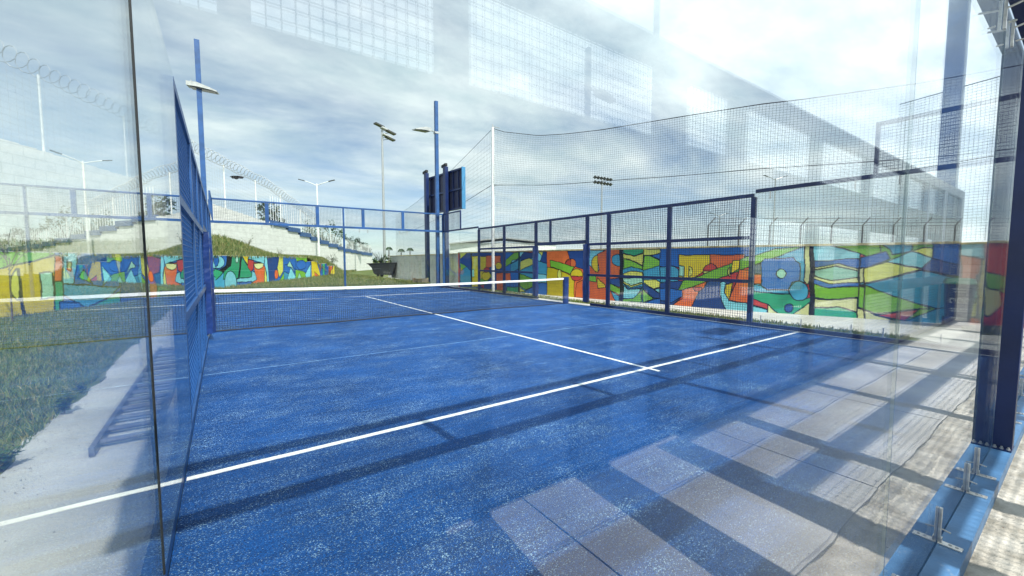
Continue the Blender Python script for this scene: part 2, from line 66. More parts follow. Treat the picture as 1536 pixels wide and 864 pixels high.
# ------------------------------------------------------------------ materials
def newmat(name):
    m=bpy.data.materials.new(name); m.use_nodes=True; nt=m.node_tree; nt.nodes.clear()
    out=nt.nodes.new('ShaderNodeOutputMaterial'); return m,nt,out
class N:
    def __init__(s,nt): s.nt=nt
    def __call__(s,t,**kw):
        n=s.nt.nodes.new('ShaderNode'+t)
        for k,v in kw.items():
            if k.startswith('i_'):
                key=k[2:]; key=int(key) if key.isdigit() else key.replace('_',' ')
                n.inputs[key].default_value=v
            else: setattr(n,k,v)
        return n
    def l(s,a,b): s.nt.links.new(a,b)
def mat(name,col,rough=.6,var=.15,scale=4,metal=0,bump=0,bscale=40,spec=.5,coat=0,col2=None,detail=6,dirt=None):
    m,nt,out=newmat(name); n=N(nt); b=n('BsdfPrincipled'); n.l(b.outputs[0],out.inputs[0])
    b.inputs['Roughness'].default_value=rough; b.inputs['Metallic'].default_value=metal
    b.inputs['Specular IOR Level'].default_value=spec; b.inputs['Coat Weight'].default_value=coat
    tc=n('TexCoord'); no=n('TexNoise'); no.inputs['Scale'].default_value=scale; no.inputs['Detail'].default_value=detail
    n.l(tc.outputs['Object'],no.inputs[0])
    mx=n('Mix',data_type='RGBA'); c2=col2 or tuple(max(0,x*(1-var*2)) for x in col); c1=col if col2 else tuple(min(1,x*(1+var)) for x in col)
    mx.inputs[6].default_value=(*c2,1); mx.inputs[7].default_value=(*c1,1)
    rp=n('ValToRGB'); rp.color_ramp.elements[0].position=.35; rp.color_ramp.elements[1].position=.65
    n.l(no.outputs[0],rp.inputs[0]); n.l(rp.outputs[0],mx.inputs[0])
    last=mx.outputs[2]
    if dirt:
        n2=n('TexNoise'); n2.inputs['Scale'].default_value=dirt[1]; n2.inputs['Detail'].default_value=8; n2.inputs['Roughness'].default_value=.7
        n.l(tc.outputs['Object'],n2.inputs[0]); r2=n('ValToRGB'); r2.color_ramp.elements[0].position=dirt[2]; r2.color_ramp.elements[1].position=dirt[2]+.12
        n.l(n2.outputs[0],r2.inputs[0]); m2=n('Mix',data_type='RGBA'); m2.inputs[7].default_value=(*dirt[0],1)
        n.l(last,m2.inputs[6]); n.l(r2.outputs[0],m2.inputs[0]); last=m2.outputs[2]
    n.l(last,b.inputs['Base Color'])
    if bump:
        nb=n('TexNoise'); nb.inputs['Scale'].default_value=bscale; nb.inputs['Detail'].default_value=5; n.l(tc.outputs['Object'],nb.inputs[0])
        bp=n('Bump'); bp.inputs['Strength'].default_value=bump; bp.inputs['Distance'].default_value=.02
        n.l(nb.outputs[0],bp.inputs['Height']); n.l(bp.outputs[0],b.inputs['Normal'])
    return m

def mat_glass(name,f0=.05,tint=(.955,.975,.965)):
    m,nt,out=newmat(name); n=N(nt)
    lw=n('LayerWeight'); lw.inputs['Blend'].default_value=.5
    p=n('Math',operation='POWER'); p.inputs[1].default_value=5.0; n.l(lw.outputs['Facing'],p.inputs[0])
    ml=n('Math',operation='MULTIPLY_ADD'); ml.inputs[1].default_value=1-f0; ml.inputs[2].default_value=f0; n.l(p.outputs[0],ml.inputs[0])
    # dust film: faint smudges
    tc=n('TexCoord'); no=n('TexNoise'); no.inputs['Scale'].default_value=1.3; no.inputs['Detail'].default_value=8; n.l(tc.outputs['Object'],no.inputs[0])
    rr=n('ValToRGB'); rr.color_ramp.elements[0].position=.5; rr.color_ramp.elements[1].position=.8
    rr.color_ramp.elements[0].color=(0,0,0,1); rr.color_ramp.elements[1].color=(.012,.012,.012,1); n.l(no.outputs[0],rr.inputs[0])
    tr=n('BsdfTransparent'); tr.inputs[0].default_value=(*tint,1)
    df=n('BsdfDiffuse'); df.inputs[0].default_value=(.6,.62,.6,1)
    m0=n('MixShader'); n.l(rr.outputs[0],m0.inputs[0]); n.l(tr.outputs[0],m0.inputs[1]); n.l(df.outputs[0],m0.inputs[2])
    gl=n('BsdfGlossy'); gl.inputs['Roughness'].default_value=0.0; gl.inputs[0].default_value=(1,1,1,1)
    mx=n('MixShader'); n.l(ml.outputs[0],mx.inputs[0]); n.l(m0.outputs[0],mx.inputs[1]); n.l(gl.outputs[0],mx.inputs[2])
    n.l(mx.outputs[0],out.inputs[0]); return m

def mat_turf(name):
    m,nt,out=newmat(name); n=N(nt); b=n('BsdfPrincipled'); n.l(b.outputs[0],out.inputs[0])
    b.inputs['Roughness'].default_value=.75; b.inputs['Specular IOR Level'].default_value=.25
    tc=n('TexCoord'); O=tc.outputs['Object']
    big=n('TexNoise'); big.inputs['Scale'].default_value=.75; big.inputs['Detail'].default_value=7; big.inputs['Roughness'].default_value=.65; n.l(O,big.inputs[0])
    mp=n('Mapping'); mp.inputs['Scale'].default_value=(1,2.4,1); n.l(O,mp.inputs[0])
    fine=n('TexNoise'); fine.inputs['Scale'].default_value=95; fine.inputs['Detail'].default_value=4; fine.inputs['Roughness'].default_value=.8; n.l(mp.outputs[0],fine.inputs[0])
    streak=n('Mapping'); streak.inputs['Scale'].default_value=(.6,9,1); n.l(O,streak.inputs[0])
    st=n('TexNoise'); st.inputs['Scale'].default_value=3; st.inputs['Detail'].default_value=6; n.l(streak.outputs[0],st.inputs[0])
    # base: deep blue -> mid blue
    r1=n('ValToRGB'); e=r1.color_ramp.elements; e[0].position=.40; e[0].color=(.0004,.008,.045,1); e[1].position=.62; e[1].color=(.004,.088,.33,1)
    n.l(fine.outputs[0],r1.inputs[0])
    mu=n('Math',operation='MULTIPLY_ADD'); mu.inputs[1].default_value=1.7; mu.inputs[2].default_value=.22; n.l(big.outputs[0],mu.inputs[0])
    mu2=n('Math',operation='MULTIPLY_ADD'); mu2.inputs[1].default_value=1.1; n.l(st.outputs[0],mu2.inputs[0]); mu2.inputs[2].default_value=-.52
    ad=n('Math',operation='ADD'); n.l(mu.outputs[0],ad.inputs[0]); n.l(mu2.outputs[0],ad.inputs[1])
    vm=n('VectorMath',operation='SCALE'); n.l(r1.outputs[0],vm.inputs[0]); n.l(ad.outputs[0],vm.inputs['Scale'])
    # silica sand specks, denser where the big noise is high
    sp=n('TexNoise'); sp.inputs['Scale'].default_value=120; sp.inputs['Detail'].default_value=2; sp.inputs['Roughness'].default_value=.6
    mp2=n('Mapping'); mp2.inputs['Scale'].default_value=(1.0,1.5,1); mp2.inputs['Location'].default_value=(3,7,0); mp2.inputs['Rotation'].default_value=(0,0,.4); n.l(O,mp2.inputs[0]); n.l(mp2.outputs[0],sp.inputs[0])
    b2=n('TexNoise'); b2.inputs['Scale'].default_value=1.6; b2.inputs['Detail'].default_value=6; b2.inputs['Roughness'].default_value=.7; n.l(mp2.outputs[0],b2.inputs[0])
    bb=n('Math',operation='MULTIPLY_ADD'); bb.inputs[1].default_value=.36; n.l(b2.outputs[0],bb.inputs[0]); n.l(sp.outputs[0],bb.inputs[2])
    r2=n('ValToRGB'); e=r2.color_ramp.elements; e[0].position=.785; e[0].color=(0,0,0,1); e[1].position=.89; e[1].color=(.85,.85,.85,1); n.l(bb.outputs[0],r2.inputs[0])
    mx=n('Mix',data_type='RGBA'); n.l(r2.outputs[0],mx.inputs[0]); n.l(vm.outputs[0],mx.inputs[6]); mx.inputs[7].default_value=(.42,.62,.76,1)
    n.l(mx.outputs[2],b.inputs['Base Color'])
    bp=n('Bump'); bp.inputs['Strength'].default_value=.6; bp.inputs['Distance'].default_value=.012; n.l(fine.outputs[0],bp.inputs['Height']); n.l(bp.outputs[0],b.inputs['Normal'])
    return m

def mat_block(name,col,col2,bw=.4,bh=.2,mort=.006,attr=None,depth=.35):
    """painted concrete block wall; brick courses follow the UV map in metres"""
    m,nt,out=newmat(name); n=N(nt); b=n('BsdfPrincipled'); n.l(b.outputs[0],out.inputs[0]); b.inputs['Roughness'].default_value=.8; b.inputs['Specular IOR Level'].default_value=.2
    uv=n('UVMap'); br=n('TexBrick'); n.l(uv.outputs[0],br.inputs[0]); br.inputs['Scale'].default_value=1
    br.inputs['Brick Width'].default_value=bw; br.inputs['Row Height'].default_value=bh; br.inputs['Mortar Size'].default_value=mort; br.inputs['Mortar Smooth'].default_value=.3
    br.inputs['Color1'].default_value=(1,1,1,1); br.inputs['Color2'].default_value=(.9,.9,.9,1); br.inputs['Mortar'].default_value=(.52,.52,.52,1)
    no=n('TexNoise'); no.inputs['Scale'].default_value=2.2; no.inputs['Detail'].default_value=9; no.inputs['Roughness'].default_value=.7; n.l(uv.outputs[0],no.inputs[0])
    if attr:
        at=n('VertexColor',layer_name=attr); rp=n('ValToRGB'); rp.color_ramp.elements[0].position=.25; rp.color_ramp.elements[0].color=(.80,.80,.80,1); rp.color_ramp.elements[1].position=.7; n.l(no.outputs[0],rp.inputs[0])
        m1=n('Mix',data_type='RGBA',blend_type='MULTIPLY'); m1.inputs[0].default_value=1; n.l(at.outputs[0],m1.inputs[6]); n.l(rp.outputs[0],m1.inputs[7])
    else:
        m1=n('Mix',data_type='RGBA'); m1.inputs[6].default_value=(*col2,1); m1.inputs[7].default_value=(*col,1)
        rp=n('ValToRGB'); rp.color_ramp.elements[0].position=.38; rp.color_ramp.elements[1].position=.55; n.l(no.outputs[0],rp.inputs[0]); n.l(rp.outputs[0],m1.inputs[0])
    mz=n('Mix',data_type='RGBA',blend_type='MULTIPLY'); mz.inputs[0].default_value=depth; n.l(m1.outputs[2],mz.inputs[6]); n.l(br.outputs[0],mz.inputs[7])
    n.l(mz.outputs[2],b.inputs['Base Color'])
    bp=n('Bump'); bp.inputs['Strength'].default_value=.5; bp.inputs['Distance'].default_value=.01; n.l(br.outputs[0],bp.inputs['Height']); n.l(bp.outputs[0],b.inputs['Normal'])
    return m

BLUE=mat('blue_paint',(.022,.085,.25),.38,.12,3,bump=.05,bscale=60,spec=.5,dirt=((.07,.13,.24),6,.66))
NAVY=mat('navy_shaded_blue',(.006,.020,.095),.40,.12,3,bump=.05,spec=.5)  # shaded tone of the blue frame paint, shade put into the colour
BEAM=mat('beam_paint',(.065,.17,.33),.42,.14,5,bump=.08,bscale=40,dirt=((.22,.29,.36),14,.62))
WIRE=mat('wire_blue',(.008,.022,.07),.5,.05)
WIREL=mat('wire_blue_lit',(.03,.14,.42),.45,.05)  # sunlit copy of the wire blue, brightness put into the colour
SCREEN=mat('screen_fabric',(.028,.036,.055),.8,.1)
VINYL=mat('vinyl_pad',(.014,.040,.17),.28,.15,6,bump=.5,bscale=7,spec=.6)
STEEL=mat('steel',(.72,.70,.66),.34,.12,20,metal=.85,bump=.05,dirt=((.30,.22,.15),25,.66))
GALV=mat('galvanised',(.42,.43,.43),.45,.1,12,metal=.5)
WHITE=mat('white_paint',(.74,.75,.73),.5,.06,4,dirt=((.42,.40,.35),7,.66))
LINE=mat('line_white',(.78,.80,.80),.8,.08,25,bump=.3,bscale=120)
TAPE=mat('net_tape',(.80,.80,.78),.7,.04,8)
BLACKW=mat('black_cord',(.012,.012,.014),.7,.05)
DARKROPE=mat('dark_rope',(.05,.05,.055),.8,.05)
NETG=mat('net_grey',(.10,.105,.11),.8,.05)
LAMPG=mat('lamp_housing',(.46,.47,.46),.45,.08,8)
LAMPD=mat('lamp_lens',(.06,.06,.055),.15,.05)
TURF=mat_turf('blue_turf')
def mat_conc(name,c1,c2,rough=.85):
    return mat(name,c1,rough,col2=c2,scale=1.3,bump=.35,bscale=90,spec=.2,detail=10,dirt=((c1[0]*.45,c1[1]*.45,c1[2]*.43),5,.665))
CONC=mat_conc('concrete_slab',(.53,.53,.51),(.38,.38,.36))
CONCD=mat('concrete_rough',(.54,.52,.46),.9,col2=(.33,.31,.26),scale=6,bump=.45,bscale=55,spec=.15,detail=12,dirt=((.20,.18,.15),14,.60))
CONCP=mat_conc('concrete_pale',(.62,.60,.55),(.48,.46,.42))
SOIL=mat('soil',(.16,.13,.085),.95,.2,3,bump=.6,bscale=30,spec=.1,col2=(.10,.12,.05))
GRASSG=mat('grass_ground',(.085,.125,.035),.95,.2,1.2,bump=.8,bscale=45,spec=.1,col2=(.16,.17,.06),dirt=((.20,.17,.09),2.5,.60))
def mat_leaf(name,cs,tr=.25):
    m,nt,out=newmat(name); n=N(nt); b=n('BsdfPrincipled'); b.inputs['Roughness'].default_value=.55; b.inputs['Specular IOR Level'].default_value=.3
    g=n('NewGeometry'); rp=n('ValToRGB'); e=rp.color_ramp.elements
    e[0].position=0; e[0].color=(*cs[0],1); e[1].position=1; e[1].color=(*cs[-1],1)
    for i,c in enumerate(cs[1:-1]): k=rp.color_ramp.elements.new((i+1)/(len(cs)-1)); k.color=(*c,1)
    n.l(g.outputs['Random Per Island'],rp.inputs[0]); n.l(rp.outputs[0],b.inputs['Base Color'])
    t=n('BsdfTranslucent'); n.l(rp.outputs[0],t.inputs[0]); mx=n('MixShader'); mx.inputs[0].default_value=tr
    n.l(b.outputs[0],mx.inputs[1]); n.l(t.outputs[0],mx.inputs[2]); n.l(mx.outputs[0],out.inputs[0]); return m
GRASS=mat_leaf('grass_blades',[(.06,.11,.02),(.11,.17,.035),(.18,.22,.05),(.33,.28,.12)])
GRASSY=mat_leaf('grass_dry',[(.06,.12,.025),(.12,.17,.04),(.24,.24,.08),(.33,.29,.14)])
LEAF=mat_leaf('leaf_dark',[(.015,.035,.012),(.03,.065,.02),(.05,.09,.03)])
LEAFM=mat_leaf('leaf_mid',[(.03,.07,.015),(.06,.12,.03),(.10,.15,.05)])
LEAFS=mat_leaf('leaf_silver',[(.12,.15,.10),(.22,.25,.18)])
BARK=mat('bark',(.12,.09,.065),.9,.3,10,bump=.5)
GLASS=mat_glass('court_glass',.055)
GLASSS=mat_glass('side_glass',.04,(.965,.98,.97))
def mat_edge():
    m,nt,out=newmat('glass_edge'); n=N(nt); t=n('BsdfTransparent'); d=n('BsdfDiffuse'); d.inputs[0].default_value=(.42,.52,.50,1); t.inputs[0].default_value=(.93,.96,.95,1)
    x=n('MixShader'); x.inputs[0].default_value=.22; n.l(t.outputs[0],x.inputs[1]); n.l(d.outputs[0],x.inputs[2]); n.l(x.outputs[0],out.inputs[0]); return m
GEDGE=mat_edge()
BLOCKW=mat_block('white_block',(.80,.79,.75),(.70,.69,.65),.8,.4,.02,depth=.42)
BLOCKG=mat_block('grey_block',(.56,.56,.52),(.44,.44,.40),depth=.6)
MURAL=mat_block('mural_paint',None,None,attr='paint',depth=.5)
CAPY=mat('cap_yellow',(.62,.50,.24),.8,.2,5,dirt=((.30,.22,.10),8,.62))

# ------------------------------------------------------------------ world, sun, camera
SH=Vector((-.065,.85,-1)).normalized()          # direction of the sunlight
el=math.asin(-SH.z); az=math.atan2(-SH.x,-SH.y)
w=bpy.data.worlds.new('World'); bpy.context.scene.world=w; w.use_nodes=True; nt=w.node_tree; nt.nodes.clear(); n=N(nt)
out=n('OutputWorld'); bg=n('Background'); n.l(bg.outputs[0],out.inputs[0]); bg.inputs[1].default_value=.10
sky=n('TexSky'); sky.sky_type='NISHITA'; sky.sun_disc=False; sky.sun_elevation=el; sky.sun_rotation=az; sky.altitude=1500; sky.air_density=1.0; sky.dust_density=1.2; sky.ozone_density=1.5
tc=n('TexCoord'); sx=n('SeparateXYZ'); n.l(tc.outputs['Generated'],sx.inputs[0])
zc=n('Math',operation='MAXIMUM'); zc.inputs[1].default_value=.0; n.l(sx.outputs[2],zc.inputs[0])
za=n('Math',operation='ADD'); za.inputs[1].default_value=.16; n.l(zc.outputs[0],za.inputs[0])
dx=n('Math',operation='DIVIDE'); n.l(sx.outputs[0],dx.inputs[0]); n.l(za.outputs[0],dx.inputs[1])
dy=n('Math',operation='DIVIDE'); n.l(sx.outputs[1],dy.inputs[0]); n.l(za.outputs[0],dy.inputs[1])
cx=n('CombineXYZ'); n.l(dx.outputs[0],cx.inputs[0]); n.l(dy.outputs[0],cx.inputs[1])
mpc=n('Mapping'); mpc.inputs['Rotation'].default_value=(0,0,.5); mpc.inputs['Scale'].default_value=(1.0,1.5,1); mpc.inputs['Location'].default_value=(2.3,.6,0); n.l(cx.outputs[0],mpc.inputs[0])
cn=n('TexNoise'); cn.inputs['Scale'].default_value=.75; cn.inputs['Detail'].default_value=12; cn.inputs['Roughness'].default_value=.58; cn.inputs['Distortion'].default_value=.35; n.l(mpc.outputs[0],cn.inputs[0])
cr=n('ValToRGB'); cr.color_ramp.elements[0].position=.36; cr.color_ramp.elements[0].color=(.22,.22,.22,1); cr.color_ramp.elements[1].position=.60; cr.color_ramp.elements[1].color=(1,1,1,1); n.l(cn.outputs[0],cr.inputs[0])
# cloud shade: finer noise between grey-blue bellies and white tops
c2=n('TexNoise'); c2.inputs['Scale'].default_value=1.9; c2.inputs['Detail'].default_value=10; c2.inputs['Roughness'].default_value=.6; n.l(mpc.outputs[0],c2.inputs[0])
c2r=n('ValToRGB'); c2r.color_ramp.elements[0].position=.35; c2r.color_ramp.elements[0].color=(5.6,6.9,7.5,1); c2r.color_ramp.elements[1].position=.68; c2r.color_ramp.elements[1].color=(8.6,9.4,9.6,1); n.l(c2.outputs[0],c2r.inputs[0])
# the cloud sheet is brighter round the sun
sdir=n('VectorMath',operation='DOT_PRODUCT'); n.l(tc.outputs['Generated'],sdir.inputs[0]); sdir.inputs[1].default_value=tuple(-SH)
sb=n('MapRange'); sb.inputs[1].default_value=-.2; sb.inputs[2].default_value=.95; sb.inputs[3].default_value=.85; sb.inputs[4].default_value=1.75; n.l(sdir.outputs['Value'],sb.inputs[0])
cs=n('VectorMath',operation='SCALE'); n.l(c2r.outputs[0],cs.inputs[0]); n.l(sb.outputs[0],cs.inputs['Scale'])
mxs=n('Mix',data_type='RGBA'); n.l(cr.outputs[0],mxs.inputs[0]); n.l(sky.outputs[0],mxs.inputs[6]); n.l(cs.outputs[0],mxs.inputs[7]); n.l(mxs.outputs[2],bg.inputs[0])
sun=bpy.data.lights.new('sun','SUN'); sun.energy=4.6; sun.angle=R(.6); sun.color=(1,.955,.89)
so=bpy.data.objects.new('sun',sun); C.objects.link(so); so.rotation_euler=SH.to_track_quat('-Z','Y').to_euler(); so.location=(5,-8,12)
cam=bpy.data.cameras.new('camera'); cam.sensor_width=36; cam.lens=616/1536*36; cam.clip_start=.02; cam.clip_end=2000
co=bpy.data.objects.new('camera',cam); C.objects.link(co); co.location=(0,0,1.51); co.rotation_euler=(R(90-3.9),0,R(-35.1)); sc=bpy.context.scene; sc.camera=co
sc.view_settings.view_transform='Standard'; sc.view_settings.look='None'; sc.view_settings.gamma=1; sc.view_settings.exposure=0.6
cy=sc.cycles; cy.max_bounces=8; cy.transparent_max_bounces=48; cy.glossy_bounces=4; cy.diffuse_bounces=3; cy.transmission_bounces=4; cy.caustics_reflective=False; cy.caustics_refractive=False
cy.sample_clamp_indirect=6; cy.use_adaptive_sampling=False
try: cy.use_denoising=True; cy.denoiser='OPENIMAGEDENOISE'
except Exception: pass

# ------------------------------------------------------------------ ground
XL,XR,Y0,Y1=-.27,9.8,.385,20.45            # inside faces of the court
def sheet(name,poly,z,m,t=.02):
    b=MB(); b.prism(poly,z-t,z); return struct(b.build(name,m))
g=MB(); g.box(-900,900,-900,900,-.2,-.06); struct(g.build('ground',GRASSG))
g=MB(); g.box(-60,9.9,22.1,46,-.12,-.015); g.box(-60,-1.32,-3,22.1,-.12,-.015); struct(g.build('lawn',GRASSG))
sheet('path',[(-1.42,-12)]+[(-1.36+.05*math.sin(k*.21)+.03*math.sin(k*.83+1)+random.uniform(-.02,.02),-1+k*.12) for k in range(193)]+[(-1.44,22.2),(10.9,22.2),(10.9,20.46),(-.28,20.46),(-.28,-12)],-.004,CONC,.05)
sheet('walkway',[(9.81,-12),(10.25,-12),(10.25,1.2),(10.3,1.9),(10.22,20.45),(9.81,20.45)],-.004,CONC,.05)
gs=MB(); gs.box(10.26,11.0,1.9,20.4,-.09,-.012); struct(gs.build('verge',GRASSG))
sheet('side_path',[(11.0,1.9),(11.9,.9),(15.0,-.6),(12.72,5.6),(11.52,12.6),(10.97,18.9),(10.9,20.4),(10.3,20.4),(10.62,14)],.0,CONCP,.06)
sheet('yard',[(10.26,-12),(24,-12),(24,-2),(15,-.65),(11.9,.88),(11.0,1.88),(10.26,1.2)],-.002,CONC,.06)
sheet('service_strip',[(10.3,22.2),(10.85,21),(12.1,36),(11.4,36),(9.9,25)],-.0,CONCP,.06)
# aisle between the courts: cast slabs with gaps over a dark base
b=MB(); b.box(-8,10.25,-1.25,.02,-.05,-.022); struct(b.build('pavement_base',SOIL))
def wob(k,a=.012): return a*math.sin(k*3.1)+a*.7*math.sin(k*7.7+1)+random.uniform(-a,a)*.6
sl=MB(); xs=[-7.5,-5.5,-3.5,-2.5,-.5,1.5,3.5,5.5,7.5,9.5,10.24]
for a,c in zip(xs[:-1],xs[1:]):
    for y0,y1 in ((-1.24,-.765),(-.755,.02)):
        P=[(a+.006,y0)];nn=int((c-a)/.08)
        P=[(a+.006+(c-a-.012)*i/nn, y0+(wob(a+i*.08,.006) if y0>-1 else 0)) for i in range(nn+1)]
        P+=[(c-.006-(c-a-.012)*i/nn, y1+(wob(c-i*.08,.007) if y1>-.1 else wob(c-i*.08,.006)-.004)) for i in range(nn+1)]
        sl.prism(P,-.04,0)
struct(sl.build('pavement',CONC))
# rough footing under the beam: lumpy concrete
nx,ny=700,26; vs=[];fs=[]
for i in range(nx+1):
    x=-1+12.2*i/nx
    for j in range(ny+1):
        y=.012+.36*j/ny
        z=-.008+.012*math.sin(x*2.3+math.sin(y*9)*2)*(.5-abs(j/ny-.5))+.003*math.sin(x*9+y*31)+.002*math.sin(x*31-y*50)+random.uniform(-.0015,.0015)
        z+= -.018*max(0,1-abs(y-.12-.03*math.sin(x*3.3)-.012*math.sin(x*11)-.006*math.sin(x*37)-.004*math.sin(x*83))/.013)*(1 if math.sin(x*1.9+1)>-.2 else 0)
        vs.append((x,y,min(z,.02)))
for i in range(nx):
    for j in range(ny):
        k=i*(ny+1)+j; fs.append((k,k+ny+1,k+ny+2,k+1))
m_=MB(); m_.add(vs,fs); struct(m_.build('footing',CONCD,smooth=True))
# neighbouring court floor behind the camera
sheet('neighbour_turf',[(-5,-11.2),(15,-11.2),(15,-1.3),(-5,-1.3)],.0,TURF,.05)
sheet('court_turf',[(XL,Y0),(XR,Y0),(XR,Y1),(XL,Y1)],.012,TURF,.05)
ln=MB(); W=.05
def line(x0,x1,y0,y1):
    # slightly uneven edges
    L=max(x1-x0,y1-y0); k=max(2,int(L/.12)); A=[];B=[]
    for i in range(k+1):
        t=i/k; e=random.uniform(-.002,.002)
        if x1-x0>y1-y0: A.append((x0+L*t,y0+e)); B.append((x0+L*t,y1+e))
        else: A.append((x1+e,y0+L*t)); B.append((x0+e,y0+L*t))
    ln.prism(A+B[::-1],.0125,.017)
line(XL+.01,XR-.01,3.475,3.525); line(XL+.01,XR-.01,17.36,17.41)
line(4.735,4.785,3.32,3.473); line(4.735,4.785,3.527,17.358)
struct(ln.build('court_lines',LINE))
SEAM=mat('seam_blue',(.16,.30,.52),.8,.2,20)
sm=MB(); 
for y in (6.6,14.2): sm.box(XL+.02,XR-.02,y,y+.012,.0125,.0145)
struct(sm.build('turf_seam',SEAM))

# ------------------------------------------------------------------ generic court pieces
def glass_box(name,x0,x1,y0,y1,z0,z1,m,parent):
    b=MB(); b.box(x0,x1,y0,y1,z0,z1); o=b.build(name,m,parent)
    o.data.materials.append(GEDGE); big=max(x1-x0,y1-y0)
    for p in o.data.polygons:
        nrm=p.normal
        if abs(nrm.z)>.5 or (x1-x0>y1-y0 and abs(nrm.x)>.5) or (y1-y0>x1-x0 and abs(nrm.y)>.5): p.material_index=1
    return o
def wires(b,axis,fix,a0,a1,z0,z1,cell=.055,d=.006,tilt=0):
    """square welded mesh in a vertical plane; axis 'x' or 'y' is the running direction"""
    def pt(a,z,off=0): return (a,fix+off,z) if axis=='x' else (fix+off,a,z)
    nn=max(1,round((a1-a0)/cell)); nz=max(1,round((z1-z0)/cell))
    for i in range(1,nn):
        a=a0+(a1-a0)*i/nn+random.uniform(-.0015,.0015); b.bar(pt(a,z0),pt(a,z1),d,caps=False,up=(1,0,0))
    for i in range(1,nz):
        z=z0+(z1-z0)*i/nz; b.bar(pt(a0,z,d),pt(a1,z,d),d,caps=False)
def bracket(parent,x,y,s,ax='x',z=.10):
    """foot clamp: slotted plate and upright pin; s = direction away from the glass"""
    b=MB(); 
    def bx(a0,a1,c0,c1,z0,z1):
        if ax=='x': b.box(x+a0,x+a1,min(y+s*c0,y+s*c1),max(y+s*c0,y+s*c1),z0,z1)
        else: b.box(min(x+s*c0,x+s*c1),max(x+s*c0,x+s*c1),y+a0,y+a1,z0,z1)
    bx(-.019,.019,.003,.088,z,z+.007)
    bx(-.009,.009,.0008,.012,z+.0075,z+.18)
    bx(-.014,.014,.0125,.017,z+.0065,z+.03)
    o=b.build('glass_clamp',STEEL,parent,bevel=.0015)
    c=MB()
    if ax=='x':
        c.tube([(x,y+s*.004,z+.075),(x,y+s*.045,z+.068)],.004,8)
        for q in (.045,.068): c.tube([(x,y+s*q,z+.0062),(x,y+s*q,z+.010)],.0065,10)
    else:
        c.tube([(x+s*.004,y,z+.075),(x+s*.045,y,z+.068)],.004,8)
    c.build('bolt',GALV if ax=='x' else STEEL,o)
    return o

# ---- near glass wall
T=.012
bw=empty('glass_wall',(4.76,.33,0),'blue framed glass back wall right in front of the camera with steel foot clamps','court wall')
b=MB(); b.box(-.42,9.9,.283,.383,.012,.10); b.build('base_beam',BEAM,bw,bevel=.004)
joints=[XL+.015,1.925,3.83,5.76,7.75,XR-.01]
for a,c in zip(joints[:-1],joints[1:]):
    gp=glass_box('glass_panel',a+.004,c-.004,Y0,Y0+T,.02,3.0,GLASS,bw)
    for x in (a+.18,(a+c)/2,c-.18): 
        if x<XR: bracket(gp,x,Y0,-1)
def top_clamp(parent,x,y,s,z):
    b=MB(); b.box(x-.012,x+.012,min(y,y+s*.012),max(y,y+s*.012),z-.16,z+.0); b.tube([(x,y,z-.05),(x,y+s*.09,z-.03)],.006,8); b.tube([(x,y+s*.02,z-.13),(x,y+s*.05,z-.13)],.005,8)
    return b.build('top_clamp',STEEL,parent)
for x in (1.75,2.1,3.66,4.0,5.6,5.94): top_clamp(bw,x,.381,-1,2.97)
pb=MB(); pb.box(4.70,4.80,.285,.381,.112,3.0); post=pb.build('post',NAVY,bw,bevel=.003)
fp=MB(); fp.box(4.665,4.835,.284,.382,.1005,.111); fl=fp.build('flange',NAVY,post,bevel=.002)
for x in (4.678,4.82):
    for y in (.30,.333,.366):
        q=MB(); q.tube([(x,y,.1112),(x,y,.121)],.011,6); q.tube([(x,y,.121),(x,y,.132)],.006,8); q.build('bolt',GALV,post)
def railx(parent,x0,x1,y0,y1,z0,z1,m,name='rail'):
    q=MB(); q.box(x0,x1,y0,y1,z0,z1); return q.build(name,m,parent,bevel=.003)
railx(bw,-.36,9.9,.285,.381,3.003,3.10,NAVY); railx(bw,-.36,9.9,.285,.381,3.92,4.0,NAVY)
uppers=[-.3,1.72,3.7,4.75,5.8,7.8,9.85]
for x in uppers: railx(bw,x-.04,x+.04,.29,.376,3.103,3.917,NAVY,'upper_post')
mm=MB()
for a,c in zip(uppers[:-1],uppers[1:]): wires(mm,'x',.33,a+.04,c-.04,3.10,3.92)
mm.build('mesh_panel',WIRE,bw)

